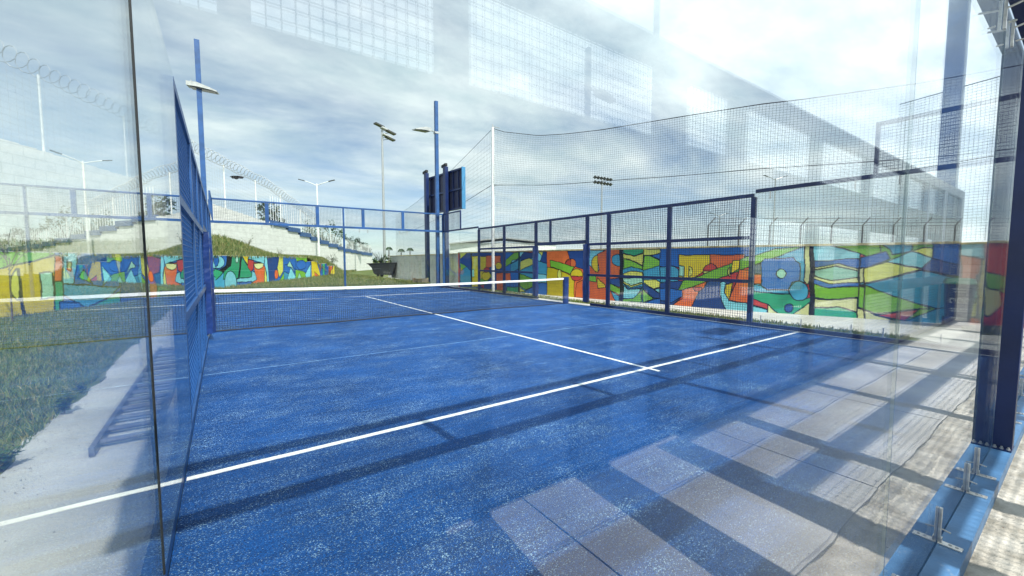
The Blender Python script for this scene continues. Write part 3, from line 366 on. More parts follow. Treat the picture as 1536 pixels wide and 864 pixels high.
# ---- left side wall
lw_=empty('side_wall',(XL,10,0),'brightly lit blue mesh side wall of the court with two glass panels at the near end','court wall')
b=MB(); b.box(XL-.09,XL-.002,.39,9.5,.012,.095); b.build('base_beam',BLUE,lw_,bevel=.003)
b=MB(); b.box(XL-.09,XL-.002,11.45,20.44,.012,.095); b.build('base_beam',BLUE,lw_,bevel=.003)
for a,c in ((.40,2.33),(2.345,4.36)):
    gp=glass_box('glass_panel',XL-T,XL,a,c,.10,3.0,GLASSS,lw_)
sl_=MB(); sl_.box(XL-.014,XL+.004,2.3305,2.3445,.10,3.0); sl_.build('joint_seal',BLACKW,lw_)
for a,c in ((16.48,18.4),(18.42,20.4)): glass_box('glass_panel',XL-T,XL,a,c,.10,3.0,GLASSS,lw_)
def side(parent,X,s,posts,paint,gate,glasses,low_posts=True,mesh_m=WIRE):
    """mesh part of a side wall. s=+1: frame stands on the +x side of X"""
    def rb(y0,y1,z0,z1,name='rail',w=.06,m=paint):
        q=MB(); q.box(min(X,X+s*w),max(X,X+s*w),y0,y1,z0,z1); return q.build(name,m,parent,bevel=.002)
    a,c=posts[0],posts[-1]
    rb(a,c,2.92,3.0)
    for y in posts:
        w=.085
        if gate[0]<y<gate[1]: rb(y-.04,y+.04,2.173,2.917,'post')
        else: rb(y-.05,y+.05,.097,2.917,'post',w)
    for y0,y1 in zip(posts[:-1],posts[1:]):
        ing = y0>=gate[0]-.01 and y1<=gate[1]+.01
        y0+=.05; y1-=.05
        if ing:
            mb=MB(); wires(mb,'y',X+s*.03,y0,y1,2.17,2.92); mb.build('mesh_panel',mesh_m,parent)
        else:
            rb(y0,y1,1.98,2.06); rb(y0,y1,.98,1.06)
            for z0,z1 in ((.09,.98),(1.06,1.98),(2.06,2.92)):
                mb=MB(); wires(mb,'y',X+s*.03,y0,y1,z0,z1); mb.build('mesh_panel',mesh_m,parent)
    rb(gate[0]+.035,gate[1]-.035,2.05,2.17,'gate_header',.08,NAVY)
    for y in gate:
        q=MB(); yy=y
        # crinkled vinyl pad wrapped round the gate post
        vs=[];fs=[];nz=40;pr=[(-.085,-.075),(.02,-.085),(.1,-.07),(.11,.0),(.1,.07),(.02,.085),(-.085,.075)]
        for k in range(nz+1):
            z=.13+1.9*k/nz
            for (px_,py_) in pr:
                f=1+.05*math.sin(z*9+py_*30)+random.uniform(-.04,.04)
                vs.append((X+s*.02-s*px_*f*.9, yy+py_*f, z))
        m2=len(pr)
        for k in range(nz):
            for i in range(m2):
                i2=(i+1)%m2; fs.append((k*m2+i,k*m2+i2,(k+1)*m2+i2,(k+1)*m2+i))
        fs.append(tuple(range(m2))); fs.append(tuple(nz*m2+i for i in range(m2)))
        q.add(vs,fs); q.build('post_pad',VINYL,parent)
    # stepped 4 m frames over the end glass
    for y0,y1,e in glasses:
        rb(y0,y1,3.0 if e==0 else 3.003,3.08)
    return rb
posts=[4.40,6.45,8.0,9.56,12.25,14.4,16.45]
WIREL_=WIREL
side(lw_,XL,-1,posts,BLUE,(9.56,12.25),[(.4,2.4,1),(16.49,20.44,1)],mesh_m=WIREL_)
def step_frame(parent,X,s,y0,y1,m,mesh_m):
    q=MB(); a,c=min(X,X+s*.06),max(X,X+s*.06)
    q=MB(); q.box(a,c,y0,y1,3.93,4.0); q.build('rail',m,parent,bevel=.002)
    for y in (y0,y1-.06):
        q=MB(); q.box(a,c,y,y+.06,3.083,3.927); q.build('upper_post',m,parent,bevel=.002)
    mb=MB(); wires(mb,'y',X+s*.03,y0+.06,y1-.06,3.08,3.93); mb.build('mesh_panel',mesh_m,parent)
step_frame(lw_,XL,-1,.40,2.4,BLUE,WIREL_); step_frame(lw_,XL,-1,18.44,20.44,BLUE,WIREL_)
# ---- right side wall
rw=empty('side_wall',(XR,10,0),'shaded blue mesh side wall with an open gate in front of the mural','court wall')
for a,c in ((.39,9.56-.06),(12.3,20.44)):
    b=MB(); b.box(XR+.002,XR+.09,a,c,.012,.095); b.build('base_beam',NAVY,rw,bevel=.003)
rposts=[4.52,6.66,8.78,9.70,11.55,12.40,14.58,16.70]
side(rw,XR,1,rposts,NAVY,(9.70,12.40),[(.4,4.48,1),(16.74,20.44,1)])
for a,c in ((.40,2.38),(2.4,4.47),(16.76,18.5),(18.52,20.4)):
    gp=glass_box('glass_panel',XR,XR+T,a,c,.10,3.0,GLASSS,rw)
    if a<5:
        for y in (a+.25,(a+c)/2+.05,c-.2): bracket(gp,XR+T,y,1,'y',.095)
        for y in (a+.3,c-.3): 
            q=MB(); q.box(XR-.012,XR-.002,y-.012,y+.012,2.84,3.0); q.tube([(XR-.03,y,2.87),(XR+.03,y,2.87)],.006,8); q.build('top_clamp',STEEL,rw)
step_frame(rw,XR,1,.40,2.45,NAVY,WIRE); step_frame(rw,XR,1,18.44,20.44,NAVY,WIRE)
b=MB(); b.box(XR-.05,XR-.012,.5,20.3,.0125,.0165)
lnw=b.build('edge_strip',LINE,rw)
# ---- far glass wall
fw=empty('glass_wall',(4.76,20.5,0),'far glass back wall with blue mesh band on top, beyond the net','court wall')
b=MB(); b.box(XL-.1,XR+.1,Y1+.014,Y1+.10,.012,.10); b.build('base_beam',BLUE,fw,bevel=.003)
fj=[XL+.01,1.62,3.6,5.62,7.6,XR-.01]
for a,c in zip(fj[:-1],fj[1:]): glass_box('glass_panel',a+.004,c-.004,Y1,Y1+T,.10,3.0,GLASSS,fw)
q=MB(); q.box(4.68,4.76,Y1+.016,Y1+.10,.10,3.0); q.build('post',BLUE,fw,bevel=.003)
railx(fw,XL-.1,XR+.1,Y1+.016,Y1+.10,3.003,3.10,BLUE); railx(fw,XL-.1,XR+.1,Y1+.016,Y1+.10,3.93,4.0,BLUE)
fu=[XL-.05,1.62,3.6,4.72,5.62,7.6,XR+.05]; mm=MB()
for x in fu: railx(fw,x-(.07 if x not in(4.72,) else .035),x+(.07 if x not in(4.72,) else .035),Y1+.02,Y1+.09,3.103,3.927,BLUE,'upper_post')
for a,c in zip(fu[:-1],fu[1:]): wires(mm,'x',Y1+.05,a+.07,c-.07,3.10,3.93,.06)
mm.build('mesh_panel',WIRE,fw)
for x in (XL-.05,XR+.05):
    q=MB(); q.box(x-.045,x+.045,Y1+.016,Y1+.1,.10,3.0); q.build('corner_post',BLUE,fw,bevel=.003)
for x in [fj[i]+d for i in range(1,5) for d in (-.2,.2)]: 
    q=MB(); q.box(x-.015,x+.015,Y1+.0125,Y1+.03,2.82,3.0); q.build('top_clamp',STEEL,fw)
# ---- neighbour court's long mesh wall behind the camera
nw=empty('side_wall',(5,-1.2,0),'blue mesh wall of the neighbouring court mirrored in the near glass','court wall')
YN=-1.2
def nb(x0,x1,z0,z1,name,m,w=.08):
    q=MB(); q.box(x0,x1,YN-w,YN,z0,z1); return q.build(name,m,nw,bevel=.002)
nposts=[(-3.2,-3.05),(-1.5,-1.38),(.02,.13),(.95,1.12),(2.82,3.14),(3.92,4.12),(5.82,5.98),(7.75,7.9),(9.7,9.88),(11.3,11.5),(12.8,13.1),(14.75,15.05)]
nb(-3.2,-1.3,.02,.12,'base_beam',NAVY); nb(3.14,15.05,.02,.12,'base_beam',NAVY)
for a,c in nposts: nb(a,c,.12,3.0,'post',NAVY,.1)
nb(1.95,2.28,.0,1.927,'post',NAVY,.1); nb(1.122,1.24,.0,1.927,'screen_blocker',SCREEN,.03)  # narrow screen strip added to block sunlight on the aisle
for (a0,a),(c,c1) in zip(nposts[:-1],nposts[1:]):
    opening=(a<1.3)
    nb(a,c,(.0 if a<.9 else 1.93),2.45,'screen_blocker',SCREEN,.03)  # left stretches carried down to the ground, added to shade the aisle
    mb=MB(); wires(mb,'x',YN-.04,a,c,2.45,3.0,.055,.005); mb.build('mesh_panel',WIRE,nw)
    if not opening:
        nb(a,c,.98,1.16,'rail',NAVY,.06)
        for z0,z1 in ((.12,.98),(1.16,1.93)):
            mb=MB(); wires(mb,'x',YN-.04,a,c,z0,z1,.055,.005); mb.build('mesh_panel',WIRE,nw)
nb(-3.2,15.05,3.002,3.18,'top_rail',NAVY,.1)
q=MB(); q.box(14.72,15.05,YN-.5,YN-.11,0,9.5)
def light_pole(name,x,y,H,lz,ang,label,arm=.45,w=.17,m=BLUE,grp='court light poles'):
    t=empty(name,(x,y,0),label,'light pole',grp)
    q=MB(); q.box(x-w/2,x+w/2,y-w/2,y+w/2,0,H); q.build('pole',m,t,bevel=.006)
    q=MB(); q.box(x-w/2-.03,x+w/2+.03,y-w/2-.03,y+w/2+.03,lz-.05,lz+.05); q.build('pole_clamp',GALV,t)
    dx,dy=math.cos(ang),math.sin(ang)
    q=MB(); q.bar((x,y,lz+.02),(x+dx*arm,y+dy*arm,lz+.05),.05,.05); q.bar((x+dx*arm*.6,y+dy*arm*.6,lz+.2),(x+dx*(arm+.2),y+dy*(arm+.2),lz+.0),.03,.03); q.build('arm',GALV,t)
    # floodlight: tapered housing with fins and a dark lens below
    L=1.0; cx_,cy_=x+dx*(arm+.05),y+dy*(arm+.05)
    q=MB(); nx_,ny_=-dy,dx; vs=[]
    for (f,wd,zt,zb) in ((0,.17,.10,-.06),(.35,.2,.12,-.05),(L*.75,.2,.02,-.07),(L,.16,-.05,-.09)):
        for sgn in (-1,1): vs+= [(cx_+dx*f+nx_*wd*sgn,cy_+dy*f+ny_*wd*sgn,lz+zt-.1*f),(cx_+dx*f+nx_*wd*sgn,cy_+dy*f+ny_*wd*sgn,lz+zb-.1*f)]
    fs=[(0,2,3,1),(12,13,15,14)]
    for k in range(3):
        o=k*4; fs+=[(o,o+4,o+6,o+2),(o+1,o+3,o+7,o+5),(o,o+1,o+5,o+4),(o+2,o+6,o+7,o+3)]
    q.add(vs,fs); fl_=q.build('floodlight',LAMPG,t)
    q=MB(); vs=[]
    for f in (.12,L*.94):
        for sgn in (-1,1):
            for dz in (-.075,-.1): vs.append((cx_+dx*f+nx_*.15*sgn,cy_+dy*f+ny_*.15*sgn,lz+dz-.1*f))
    q.add(vs,[(0,2,3,1),(4,5,7,6),(0,4,6,2),(1,3,7,5),(0,1,5,4),(2,6,7,3)]); q.build('lens',LAMPD,fl_)
    return t
light_pole('light_pole',-.5,20.75,10.1,8.35,R(-15),'blue square light pole left of the far glass wall, lamp near its top',arm=-.42)
light_pole('light_pole',9.63,20.75,9.95,8.3,R(197),'blue square light pole crossing in front of the scoreboard')
light_pole('light_pole',12.2,-11.3,9.9,8.3,R(0),'far light pole of the neighbouring court, mirrored faintly in the glass',grp=None)
light_pole('light_pole',14.9,-1.5,9.9,8.3,R(180),'wide light pole ending the neighbouring mesh wall, mirrored as a tall pale column',w=.33,grp=None)
light_pole('light_pole',8.3,-5.3,11.5,11.2,R(20),'thin tall light pole inside the neighbouring court, mirrored above the mural',w=.1,grp=None)

# ------------------------------------------------------------------ court net
YC=10.45
nt_=empty('court_net',(4.77,YC,0),'white topped padel net stretched across the blue turf','net')
def nz(x): t=(x-XL)/(9.6-XL); return .90-.045*4*t*(1-t)
mb=MB(); nn=210
for i in range(nn+1):
    x=XL+.07+(9.52-XL-.07)*i/nn; mb.bar((x,YC,.05+.0*i),(x,YC,nz(x)-.04),.005,caps=False,up=(1,0,0))
for j in range(1,18):
    pr=None
    for i in range(0,31):
        x=XL+.07+(9.52-XL-.07)*i/30; z=.05+(nz(x)-.09)*j/18; p=(x,YC,z)
        if pr: mb.bar(pr,p,.005,caps=False)
        pr=p
mb.build('net_mesh',BLACKW,nt_)
mb=MB(); pr=None
for i in range(41):
    x=XL+.07+(9.52-XL-.07)*i/40; p=(x,YC,nz(x)-.025+random.uniform(-.002,.002))
    if pr: mb.bar(pr,p,.014,.06)
    pr=p
mb.build('top_band',TAPE,nt_)
mb=MB(); mb.tube([(XL+.07+(9.52-XL)*i/20,YC-.02*math.sin(i*.4),.035+.006*math.sin(i)) for i in range(20)]+[(9.5,YC,.04)],.013,6); mb.build('bottom_cable',BLACKW,nt_)
for x in (XL+.06,9.6):
    mb=MB(); mb.box(x-.04,x+.04,YC-.04,YC+.04,.012,.93); pst=mb.build('net_post',NAVY,nt_,bevel=.004)
    if x>5:
        q=MB(); q.tube([(x,YC,.03+.9*k/14) for k in range(15)],.105,14); q.build('post_pad',VINYL,pst,smooth=False)

# ------------------------------------------------------------------ murals and walls
PAL0=dict(N=lin((34,66,124)),B=lin((38,96,168)),T=lin((62,142,172)),L=lin((120,190,215)),G=lin((112,168,48)),E=lin((48,148,104)),M=lin((150,215,178)),
 Y=lin((232,210,92)),A=lin((238,178,34)),O=lin((224,98,48)),R=lin((178,60,52)),C=lin((228,214,140)),K=lin((26,30,34)),J=lin((86,98,112)))
PAL={k:tuple(min(.88,c*1.5+.004) for c in v) for k,v in PAL0.items()}; PAL['K']=(.010,.012,.014)
def wall_pts(W):
    acc=[0]
    for a,c in zip(W[:-1],W[1:]): acc.append(acc[-1]+math.hypot(c[0]-a[0],c[1]-a[1]))
    return acc
def at_u(W,acc,u):
    for i in range(len(W)-1):
        if u<=acc[i+1] or i==len(W)-2:
            t=(u-acc[i])/(acc[i+1]-acc[i]); return W[i][0]+(W[i+1][0]-W[i][0])*t, W[i][1]+(W[i+1][1]-W[i][1])*t,i
def paint_mural(name,W,data,H,side_n,parent,res=.016,bg='T',off=.004,umax=None,topf=None,ow=.014):
    acc=wall_pts(W); U=umax or acc[-1]; nu=int(U/res); nv=int(H/res)
    uu=np.linspace(0,U,nu+1); vv=np.linspace(0,H,nv+1)
    UU,VV=np.meshgrid(uu,vv,indexing='ij')
    # hand-painted wobble
    WU=UU+.012*np.sin(VV*7+UU*2.1)+.006*np.sin(UU*23); WV=VV+.012*np.sin(UU*5.3)+.006*np.sin(VV*19+UU*11)
    col=np.empty((nu+1,nv+1,3),np.float32); col[:]=PAL[bg]
    for it in data.split(';'):
        k,s=it.split(':'); a=np.array([float(q) for q in s.split(',')]).reshape(-1,2)
        lo=a.min(0)-.1; hi=a.max(0)+.1
        i0,i1=np.searchsorted(uu,[lo[0],hi[0]]); j0,j1=np.searchsorted(vv,[lo[1],hi[1]])
        if i1<=i0 or j1<=j0: continue
        X=WU[i0:i1,j0:j1]; Y=WV[i0:i1,j0:j1]; ins=np.zeros(X.shape,bool); dist=np.full(X.shape,9.)
        for q in range(len(a)):
            (x1,y1),(x2,y2)=a[q-1],a[q]
            c=((y1>Y)!=(y2>Y)); ins^= c&(X<(x2-x1)*(Y-y1)/((y2-y1) if y2!=y1 else 1e-9)+x1)
            L2=(x2-x1)**2+(y2-y1)**2+1e-12; t=np.clip(((X-x1)*(x2-x1)+(Y-y1)*(y2-y1))/L2,0,1)
            dist=np.minimum(dist,np.hypot(X-x1-t*(x2-x1),Y-y1-t*(y2-y1)))
        sub=col[i0:i1,j0:j1]
        sh=random.uniform(.88,1.1)
        sub[ins]=np.array(PAL[k])*sh
        sub[dist<ow]=PAL['K']
    # positions
    px=np.empty(nu+1);py=np.empty(nu+1);nxx=np.empty(nu+1);nyy=np.empty(nu+1)
    for i,u in enumerate(uu):
        x,y,s=at_u(W,acc,u); ex,ey=W[s+1][0]-W[s][0],W[s+1][1]-W[s][1]; L=math.hypot(ex,ey)
        nx_,ny_=(-ey/L*side_n,ex/L*side_n); px[i]=x+nx_*off; py[i]=y+ny_*off
    co_=np.empty((nu+1,nv+1,3)); co_[...,0]=px[:,None]; co_[...,1]=py[:,None]; co_[...,2]=VV
    idx=np.arange((nu+1)*(nv+1)).reshape(nu+1,nv+1)
    quads=np.stack([idx[:-1,:-1],idx[1:,:-1],idx[1:,1:],idx[:-1,1:]],-1)
    if topf is not None:
        tops=np.array([topf(u) for u in (uu[:-1]+uu[1:])/2]); keep=(vv[1:][None,:]<=tops[:,None]+.001); quads=quads[keep]
    quads=quads.reshape(-1,4)
    me=bpy.data.meshes.new(name); me.vertices.add(co_.size//3); me.vertices.foreach_set('co',co_.reshape(-1))
    me.loops.add(quads.size); me.loops.foreach_set('vertex_index',quads.reshape(-1).astype(np.int32))
    me.polygons.add(len(quads)); me.polygons.foreach_set('loop_start',np.arange(0,quads.size,4,dtype=np.int32))
    me.update(calc_edges=True)
    uvl=me.uv_layers.new(name='UVMap'); fu_=UU.reshape(-1)[quads.reshape(-1)]; fv_=VV.reshape(-1)[quads.reshape(-1)]
    uvl.data.foreach_set('uv',np.stack([fu_,fv_],-1).reshape(-1).astype(np.float32))
    ca=me.color_attributes.new('paint','FLOAT_COLOR','POINT'); rgba=np.ones(((nu+1)*(nv+1),4),np.float32); rgba[:,:3]=col.reshape(-1,3); ca.data.foreach_set('color',rgba.reshape(-1))
    me.materials.append(MURAL); o=bpy.data.objects.new(name,me); C.objects.link(o); o.parent=parent
    o.matrix_parent_inverse=Matrix.Translation(parent.location).inverted(); return o
def wall_body(name,W,z0,topf,th,side_n,m,parent,step=.4,capm=None,cap=.0):
    """solid wall along W, thickness th away from the viewer side; top follows topf(u); UV in metres"""
    acc=wall_pts(W); bm=bmesh.new(); uvl=bm.loops.layers.uv.new('UVMap'); cb=MB()
    for i in range(len(W)-1):
        a,c=W[i],W[i+1]; L=acc[i+1]-acc[i]; n_=max(1,int(L/step)); ex,ey=(c[0]-a[0])/L,(c[1]-a[1])/L; nx_,ny_=-ey*side_n,ex*side_n
        for k in range(n_):
            u0,u1=L*k/n_,L*(k+1)/n_; top=topf(acc[i]+(u0+u1)/2)
            p0=(a[0]+ex*u0,a[1]+ey*u0); p1=(a[0]+ex*u1,a[1]+ey*u1); q0=(p0[0]-nx_*th,p0[1]-ny_*th); q1=(p1[0]-nx_*th,p1[1]-ny_*th)
            V=[bm.verts.new((*p,z)) for z in (z0,top) for p in (p0,p1,q1,q0)]
            U=[(acc[i]+u0,z0),(acc[i]+u1,z0),(acc[i]+u1,z0),(acc[i]+u0,z0),(acc[i]+u0,top),(acc[i]+u1,top),(acc[i]+u1,top),(acc[i]+u0,top)]
            for f in ((0,1,5,4),(2,3,7,6),(4,5,6,7),(1,2,6,5),(3,0,4,7)):
                F=bm.faces.new([V[j] for j in f])
                for lp,j in zip(F.loops,f): lp[uvl].uv=U[j]
            if cap:
                e=.025
                cb.add([(p[0]+s_*nx_*e,p[1]+s_*ny_*e,z) for z in (top+.002,top+cap) for p,s_ in ((p0,1),(p1,1),(q1,-1),(q0,-1))],[(0,3,2,1),(4,5,6,7),(0,1,5,4),(1,2,6,5),(2,3,7,6),(3,0,4,7)])
    bmesh.ops.recalc_face_normals(bm,faces=bm.faces)
    me=bpy.data.meshes.new(name); bm.to_mesh(me); bm.free(); me.materials.append(m); o=bpy.data.objects.new(name,me); C.objects.link(o); o.parent=parent
    o.matrix_parent_inverse=Matrix.Translation(parent.location).inverted()
    if cap: cb.build('coping',capm,parent)
    return o
RW=[(14.9,-.6),(12.7,5.7),(11.5,12.7),(10.95,19),(10.8,20.6)]
LW=[(-5.6,14.89),(-.4,25.),(8.96,43.2)]
t=empty('mural_wall',(12.7,5.7,0),'low block wall painted with a long bright abstract mural under a yellow coping','wall')
RWb=[(16.1,-4.1)]+RW
accb=wall_pts(RWb)
wall_body('wall_body',RWb,-.05,lambda u:1.89,.15,1,BLOCKG,t,cap=.055,capm=CAPY)
paint_mural('mural',RW,RIGHT_MURAL,1.885,1,t,.0145,bg='R')
# small spikes: fence arms beyond are separate
t=empty('mural_wall',(-.4,25,0),'low retaining wall painted with a colourful mural under the grassy bank','wall')
def ltop(u): return 1.75 if u<24.3 else (1.42 if u<27 else (1.2 if u<29.5 else .95))
wall_body('wall_body',LW,-.05,ltop,.18,-1,BLOCKG,t,cap=.0)
paint_mural('mural',LW,LEFT_MURAL,1.745,-1,t,.022,bg='B',topf=lambda u:ltop(u)-.01,ow=.022)
GW=[(10.8,20.62),(10.95,22.5),(12.3,36.6)]
t=empty('block_wall',(11,25,0),'bare grey block wall with thin coping behind the far court corner','wall')
wall_body('wall_body',GW,-.05,lambda u:1.84,.15,1,BLOCKG,t,cap=.05,capm=CAPY)
# tall white stepped wall with fence on the bank
WW=[(-26,-7.8),(-6.7,24),(20,68)]; accw=wall_pts(WW); u00=accw[1]
def wtop(u):
    pts=[(-50,7.4),(0,6.1),(8.1,5.6),(18.6,4.75),(21.5,4.55),(27.5,3.8),(38,2.75),(48,2.35),(60,2.3)]
    v=u-u00
    v=round(v/2.6)*2.6 if v>19 else v
    for (a,za),(c,zc_) in zip(pts[:-1],pts[1:]):
        if a<=v<=c: return za+(zc_-za)*(v-a)/(c-a)
    return 2.3
t=empty('stepped_wall',(-6.7,24,0),'tall white block wall stepping down behind the grassy bank, topped by razor wire','wall')
wall_body('wall_body',WW,-.1,wtop,.25,-1,BLOCKW,t,step=.65)
pil=MB()
for k in range(0,18):
    u=u00-12+k*4.05; x,y,s=at_u(WW,accw,u); d=Vector((WW[s+1][0]-WW[s][0],WW[s+1][1]-WW[s][1],0)).normalized(); nrm=Vector((d.y,-d.x,0))
    pil.bar((x+nrm.x*.02,y+nrm.y*.02,0),(x+nrm.x*.02,y+nrm.y*.02,wtop(u)-.05),.3,.08,up=tuple(nrm))
pil.build('pilaster',BLOCKW,t)
for p in t.children:
    if p.name.startswith('pilaster'): bpy.data.objects.remove(p)
tf=empty('wall_fence',(-6.7,24,5.9),'white posted wire fence with razor coil along the top of the stepped white wall','fence')
def wpt(v,dz=0,dn=-.12):
    u=u00+v; x,y,s=at_u(WW,accw,u); d=Vector((WW[s+1][0]-WW[s][0],WW[s+1][1]-WW[s][1],0)).normalized(); nrm=Vector((d.y,-d.x,0))
    return Vector((x+nrm.x*dn,y+nrm.y*dn,wtop(u)+dz))
def ctop(v): # smooth fence top
    return Vector((*wpt(v)[:2], 6.1+3.25-(6.1-4.6)*v/19.5 if v<19.5 else max(4.6+3.25-(v-19.5)*.19,2.3+1.6)))
for k in range(-3,14):
    v=k*4.0+1.7
    if v>50: break
    a=wpt(v,.0); c=ctop(v); q=MB(); q.tube([a,(a.x,a.y,c.z-.1)],.045,6); q.build('fence_post',WHITE,tf)
q=MB()
for k in range(-60,190):
    v=k*.27
    a=wpt(v,.0); c=ctop(v); q.bar(a,(a.x,a.y,c.z-.25),.006,caps=False)
for j in range(1,12):
    pr=None
    for k in range(-8,27):
        v=k*2; a=wpt(v); c=ctop(v); p=(a.x,a.y,a.z+(c.z-.25-a.z)*j/12)
        if pr: q.bar(pr,p,.006,caps=False)
        pr=p
q.build('fence_wire',GALV,tf)
q=MB(); pts=[]
for k in range(0,int(44/.02)):
    v=-12+k*.026; ph=k*.026/.36*2*math.pi; c=ctop(v); d=Vector((.52,.855,0)); 
    pts.append((c.x+d.x*.16*math.cos(ph*.5), c.y+d.y*.16*math.cos(ph*.5), c.z+.1))
q=MB(); pts=[]
v=-12.
ph=0
while v<29:
    c=ctop(v); r_=.34+.03*math.sin(v*2.1); nrm=Vector((.855,-.52,0))
    pts.append((c.x+nrm.x*r_*math.cos(ph),c.y+nrm.y*r_*math.cos(ph),c.z+.12+r_*math.sin(ph))); ph+=2*math.pi/12; v+=.42/12
q.tube(pts,.016,4); q.build('razor_coil',GALV,tf)
bf=empty('railing_fence',(10,50,3.4),'blue based railing of pale bars on the lower steps of the white wall','fence')
q=MB(); q2=MB()
v=19.8
while v<51:
    a=wpt(v,0,-.06); q.bar((a.x,a.y,a.z+.12),(a.x,a.y,a.z+1.5+.9*(v<30)),.035,caps=False); v+=.42
q.build('bars',WHITE,bf)
v=19.5
while v<51:
    a=wpt(v,.08,-.04); c=wpt(v+.62,.08,-.04); c.z=a.z; q2.bar(a,c,.3,.42); v+=.62
q2.build('base_rail',BLUE,bf)
# raised bank between mural wall and white wall
def lerp(a,b,t): return a+(b-a)*t
nS,nT=150,46; vs=[];fs=[]
def bank_z(u,tt,x,y):
    v=u/37.; top=1.68*max(0,min(1,(30-u)/5)) 
    bump=1.08*math.exp(-((u-11.3)/(4.6 if u<11.3 else 4.0))**2)*min(1,tt*3)*(1-.25*tt)+.28*min(1,max(0,tt*4))*math.exp(-((u-4)/7)**2)
    return max(.0,top+bump)+.04*math.sin(x*3+y*2)+.03*math.sin(x*7.1-y*5)
bank=[]
accl=wall_pts(LW)
for i in range(nS+1):
    u=-1+35*i/nS; a=at_u(LW,accl,max(u,0)) ; a=Vector((a[0],a[1]))
    dirn=Vector((-.86,.5))
    # ray to the white wall
    v=u*1.28-1.0; cpt=wpt(v,0,.02); c=Vector((cpt.x,cpt.y)); a2=a+(c-a).normalized()*.17
    for j in range(nT+1):
        tt=j/nT; p=a2.lerp(c,tt); vs.append((p.x,p.y,bank_z(u,tt,p.x,p.y)))
for i in range(nS):
    for j in range(nT):
        k=i*(nT+1)+j; fs.append((k,k+nT+1,k+nT+2,k+1))
q=MB(); q.add(vs,fs); struct(q.build('hill',GRASSG,smooth=True)); bank=vs

# ------------------------------------------------------------------ grass
def blades(name,pts,h,wd,m,lean=.5,nseg=1):
    n_=len(pts); P=np.array(pts); H=h*rng.uniform(.45,1.25,n_); A=rng.uniform(0,2*np.pi,n_); L=rng.uniform(.1,1,n_)*lean*H; W_=wd*rng.uniform(.6,1.3,n_)
    B=rng.uniform(0,2*np.pi,n_); dx=np.cos(A)*W_; dy=np.sin(A)*W_; V=np.empty((n_,5,3))
    V[:,0]=P-np.stack([dx,dy,0*dx],-1); V[:,1]=P+np.stack([dx,dy,0*dx],-1)
    mid=P+np.stack([np.cos(B)*L*.4,np.sin(B)*L*.4,H*.6],-1)
    V[:,2]=mid+np.stack([dx,dy,0*dx],-1)*.7; V[:,3]=mid-np.stack([dx,dy,0*dx],-1)*.7
    V[:,4]=P+np.stack([np.cos(B)*L,np.sin(B)*L,H],-1)
    base=np.arange(n_)[:,None]*5
    q_=(base+np.array([0,1,2,3])); t_=(base+np.array([3,2,4]))
    loops=np.concatenate([q_,t_],1).reshape(-1).astype(np.int32)
    starts=(np.arange(n_)[:,None]*7+np.array([0,4])).reshape(-1).astype(np.int32)
    me=bpy.data.meshes.new(name); me.vertices.add(n_*5); me.vertices.foreach_set('co',V.reshape(-1)); me.loops.add(len(loops)); me.loops.foreach_set('vertex_index',loops)
    me.polygons.add(n_*2); me.polygons.foreach_set('loop_start',starts); me.update(calc_edges=True); me.materials.append(m)
    o=bpy.data.objects.new(name,me); C.objects.link(o); o['kind']='stuff'; return o
def clump(x,y,s=1.0): return .5+.5*math.sin(x*1.7*s+2*math.sin(y*.9*s))*math.sin(y*1.3*s+1.5*math.sin(x*1.1*s))
pts=[]
while len(pts)<70000:
    y=3.0+22*random.random()**1.5; x=-1.38-10*random.random()**1.6
    if x>-1.36+.06*math.sin(y*1.75)+.05*clump(x*4,y,2)+random.gauss(0,.05): continue
    # stay in front of the mural
    if (x+5.6)*10.11-(y-14.89)*5.2<-.5 and y>8: continue
    if random.random()>.35+.65*clump(x,y): continue
    pts.append((x,y,-.02))
tag(blades('grass',pts,.095,.006,GRASS,1.2),'dark green long grass beside the left path','grass')
pts=[]
while len(pts)<42000:
    x=-6+16.4*random.random(); y=22.3+22*random.random()**1.3
    if x>9.9+(y-22)*.12 : continue
    # right of the left mural
    if (x+.4)*18.2-(y-25)*9.36<.3: continue
    if random.random()>.3+.7*clump(x,y,.8): continue
    pts.append((x,y,-.02))
tag(blades('grass',pts,.22,.02,GRASSY,.7),'yellowish lawn grass behind the far glass wall','grass')
pts=[]
for k in range(34000):
    i=random.randrange(nS+1); j=min(nT,int((nT+1)*random.random()**1.2)); v=bank[i*(nT+1)+j]; pts.append((v[0]+random.uniform(-.2,.2),v[1]+random.uniform(-.2,.2),v[2]-.03))
tag(blades('grass',pts,.24,.018,GRASSY,.8),'wild grass covering the bank above the left mural','grass')
pts=[]
for k in range(9000):
    y=2+18*random.random(); x=10.28+.7*random.random()
    if random.random()<.3+.7*clump(x*3,y,1.3): pts.append((x,y,-.02))
for k in range(2500):
    a=random.random()*6.28; r=.35*math.sqrt(random.random()); pts.append((13.2+r*2*math.cos(a),1.25+r*math.sin(a),-.01))
tag(blades('grass',pts,.09,.009,GRASS,.8),'short grass strip outside the right side wall','grass')
# dead leaves and grit on the paths
q=MB()
for k in range(1500):
    x=-1.36+abs(random.gauss(0,.22)) if random.random()<.75 else random.uniform(0,9); y=random.uniform(1,14) if x<0 else random.uniform(-1.2,.25)
    s=random.uniform(.003,.009); a=random.random()*6; dx,dy=math.cos(a)*s,math.sin(a)*s
    z=.001 if x<0 else (.001 if y<.0 else .02)
    q.add([(x-dx,y-dy,z),(x+dy*.6,y-dx*.6,z+.003),(x+dx,y+dy,z+.001),(x-dy*.6,y+dx*.6,z+.002)],[(0,1,2,3)])
o=q.build('litter',BARK); struct(o,'stuff'); tag(o,'tiny dry leaf bits scattered on the concrete','litter')
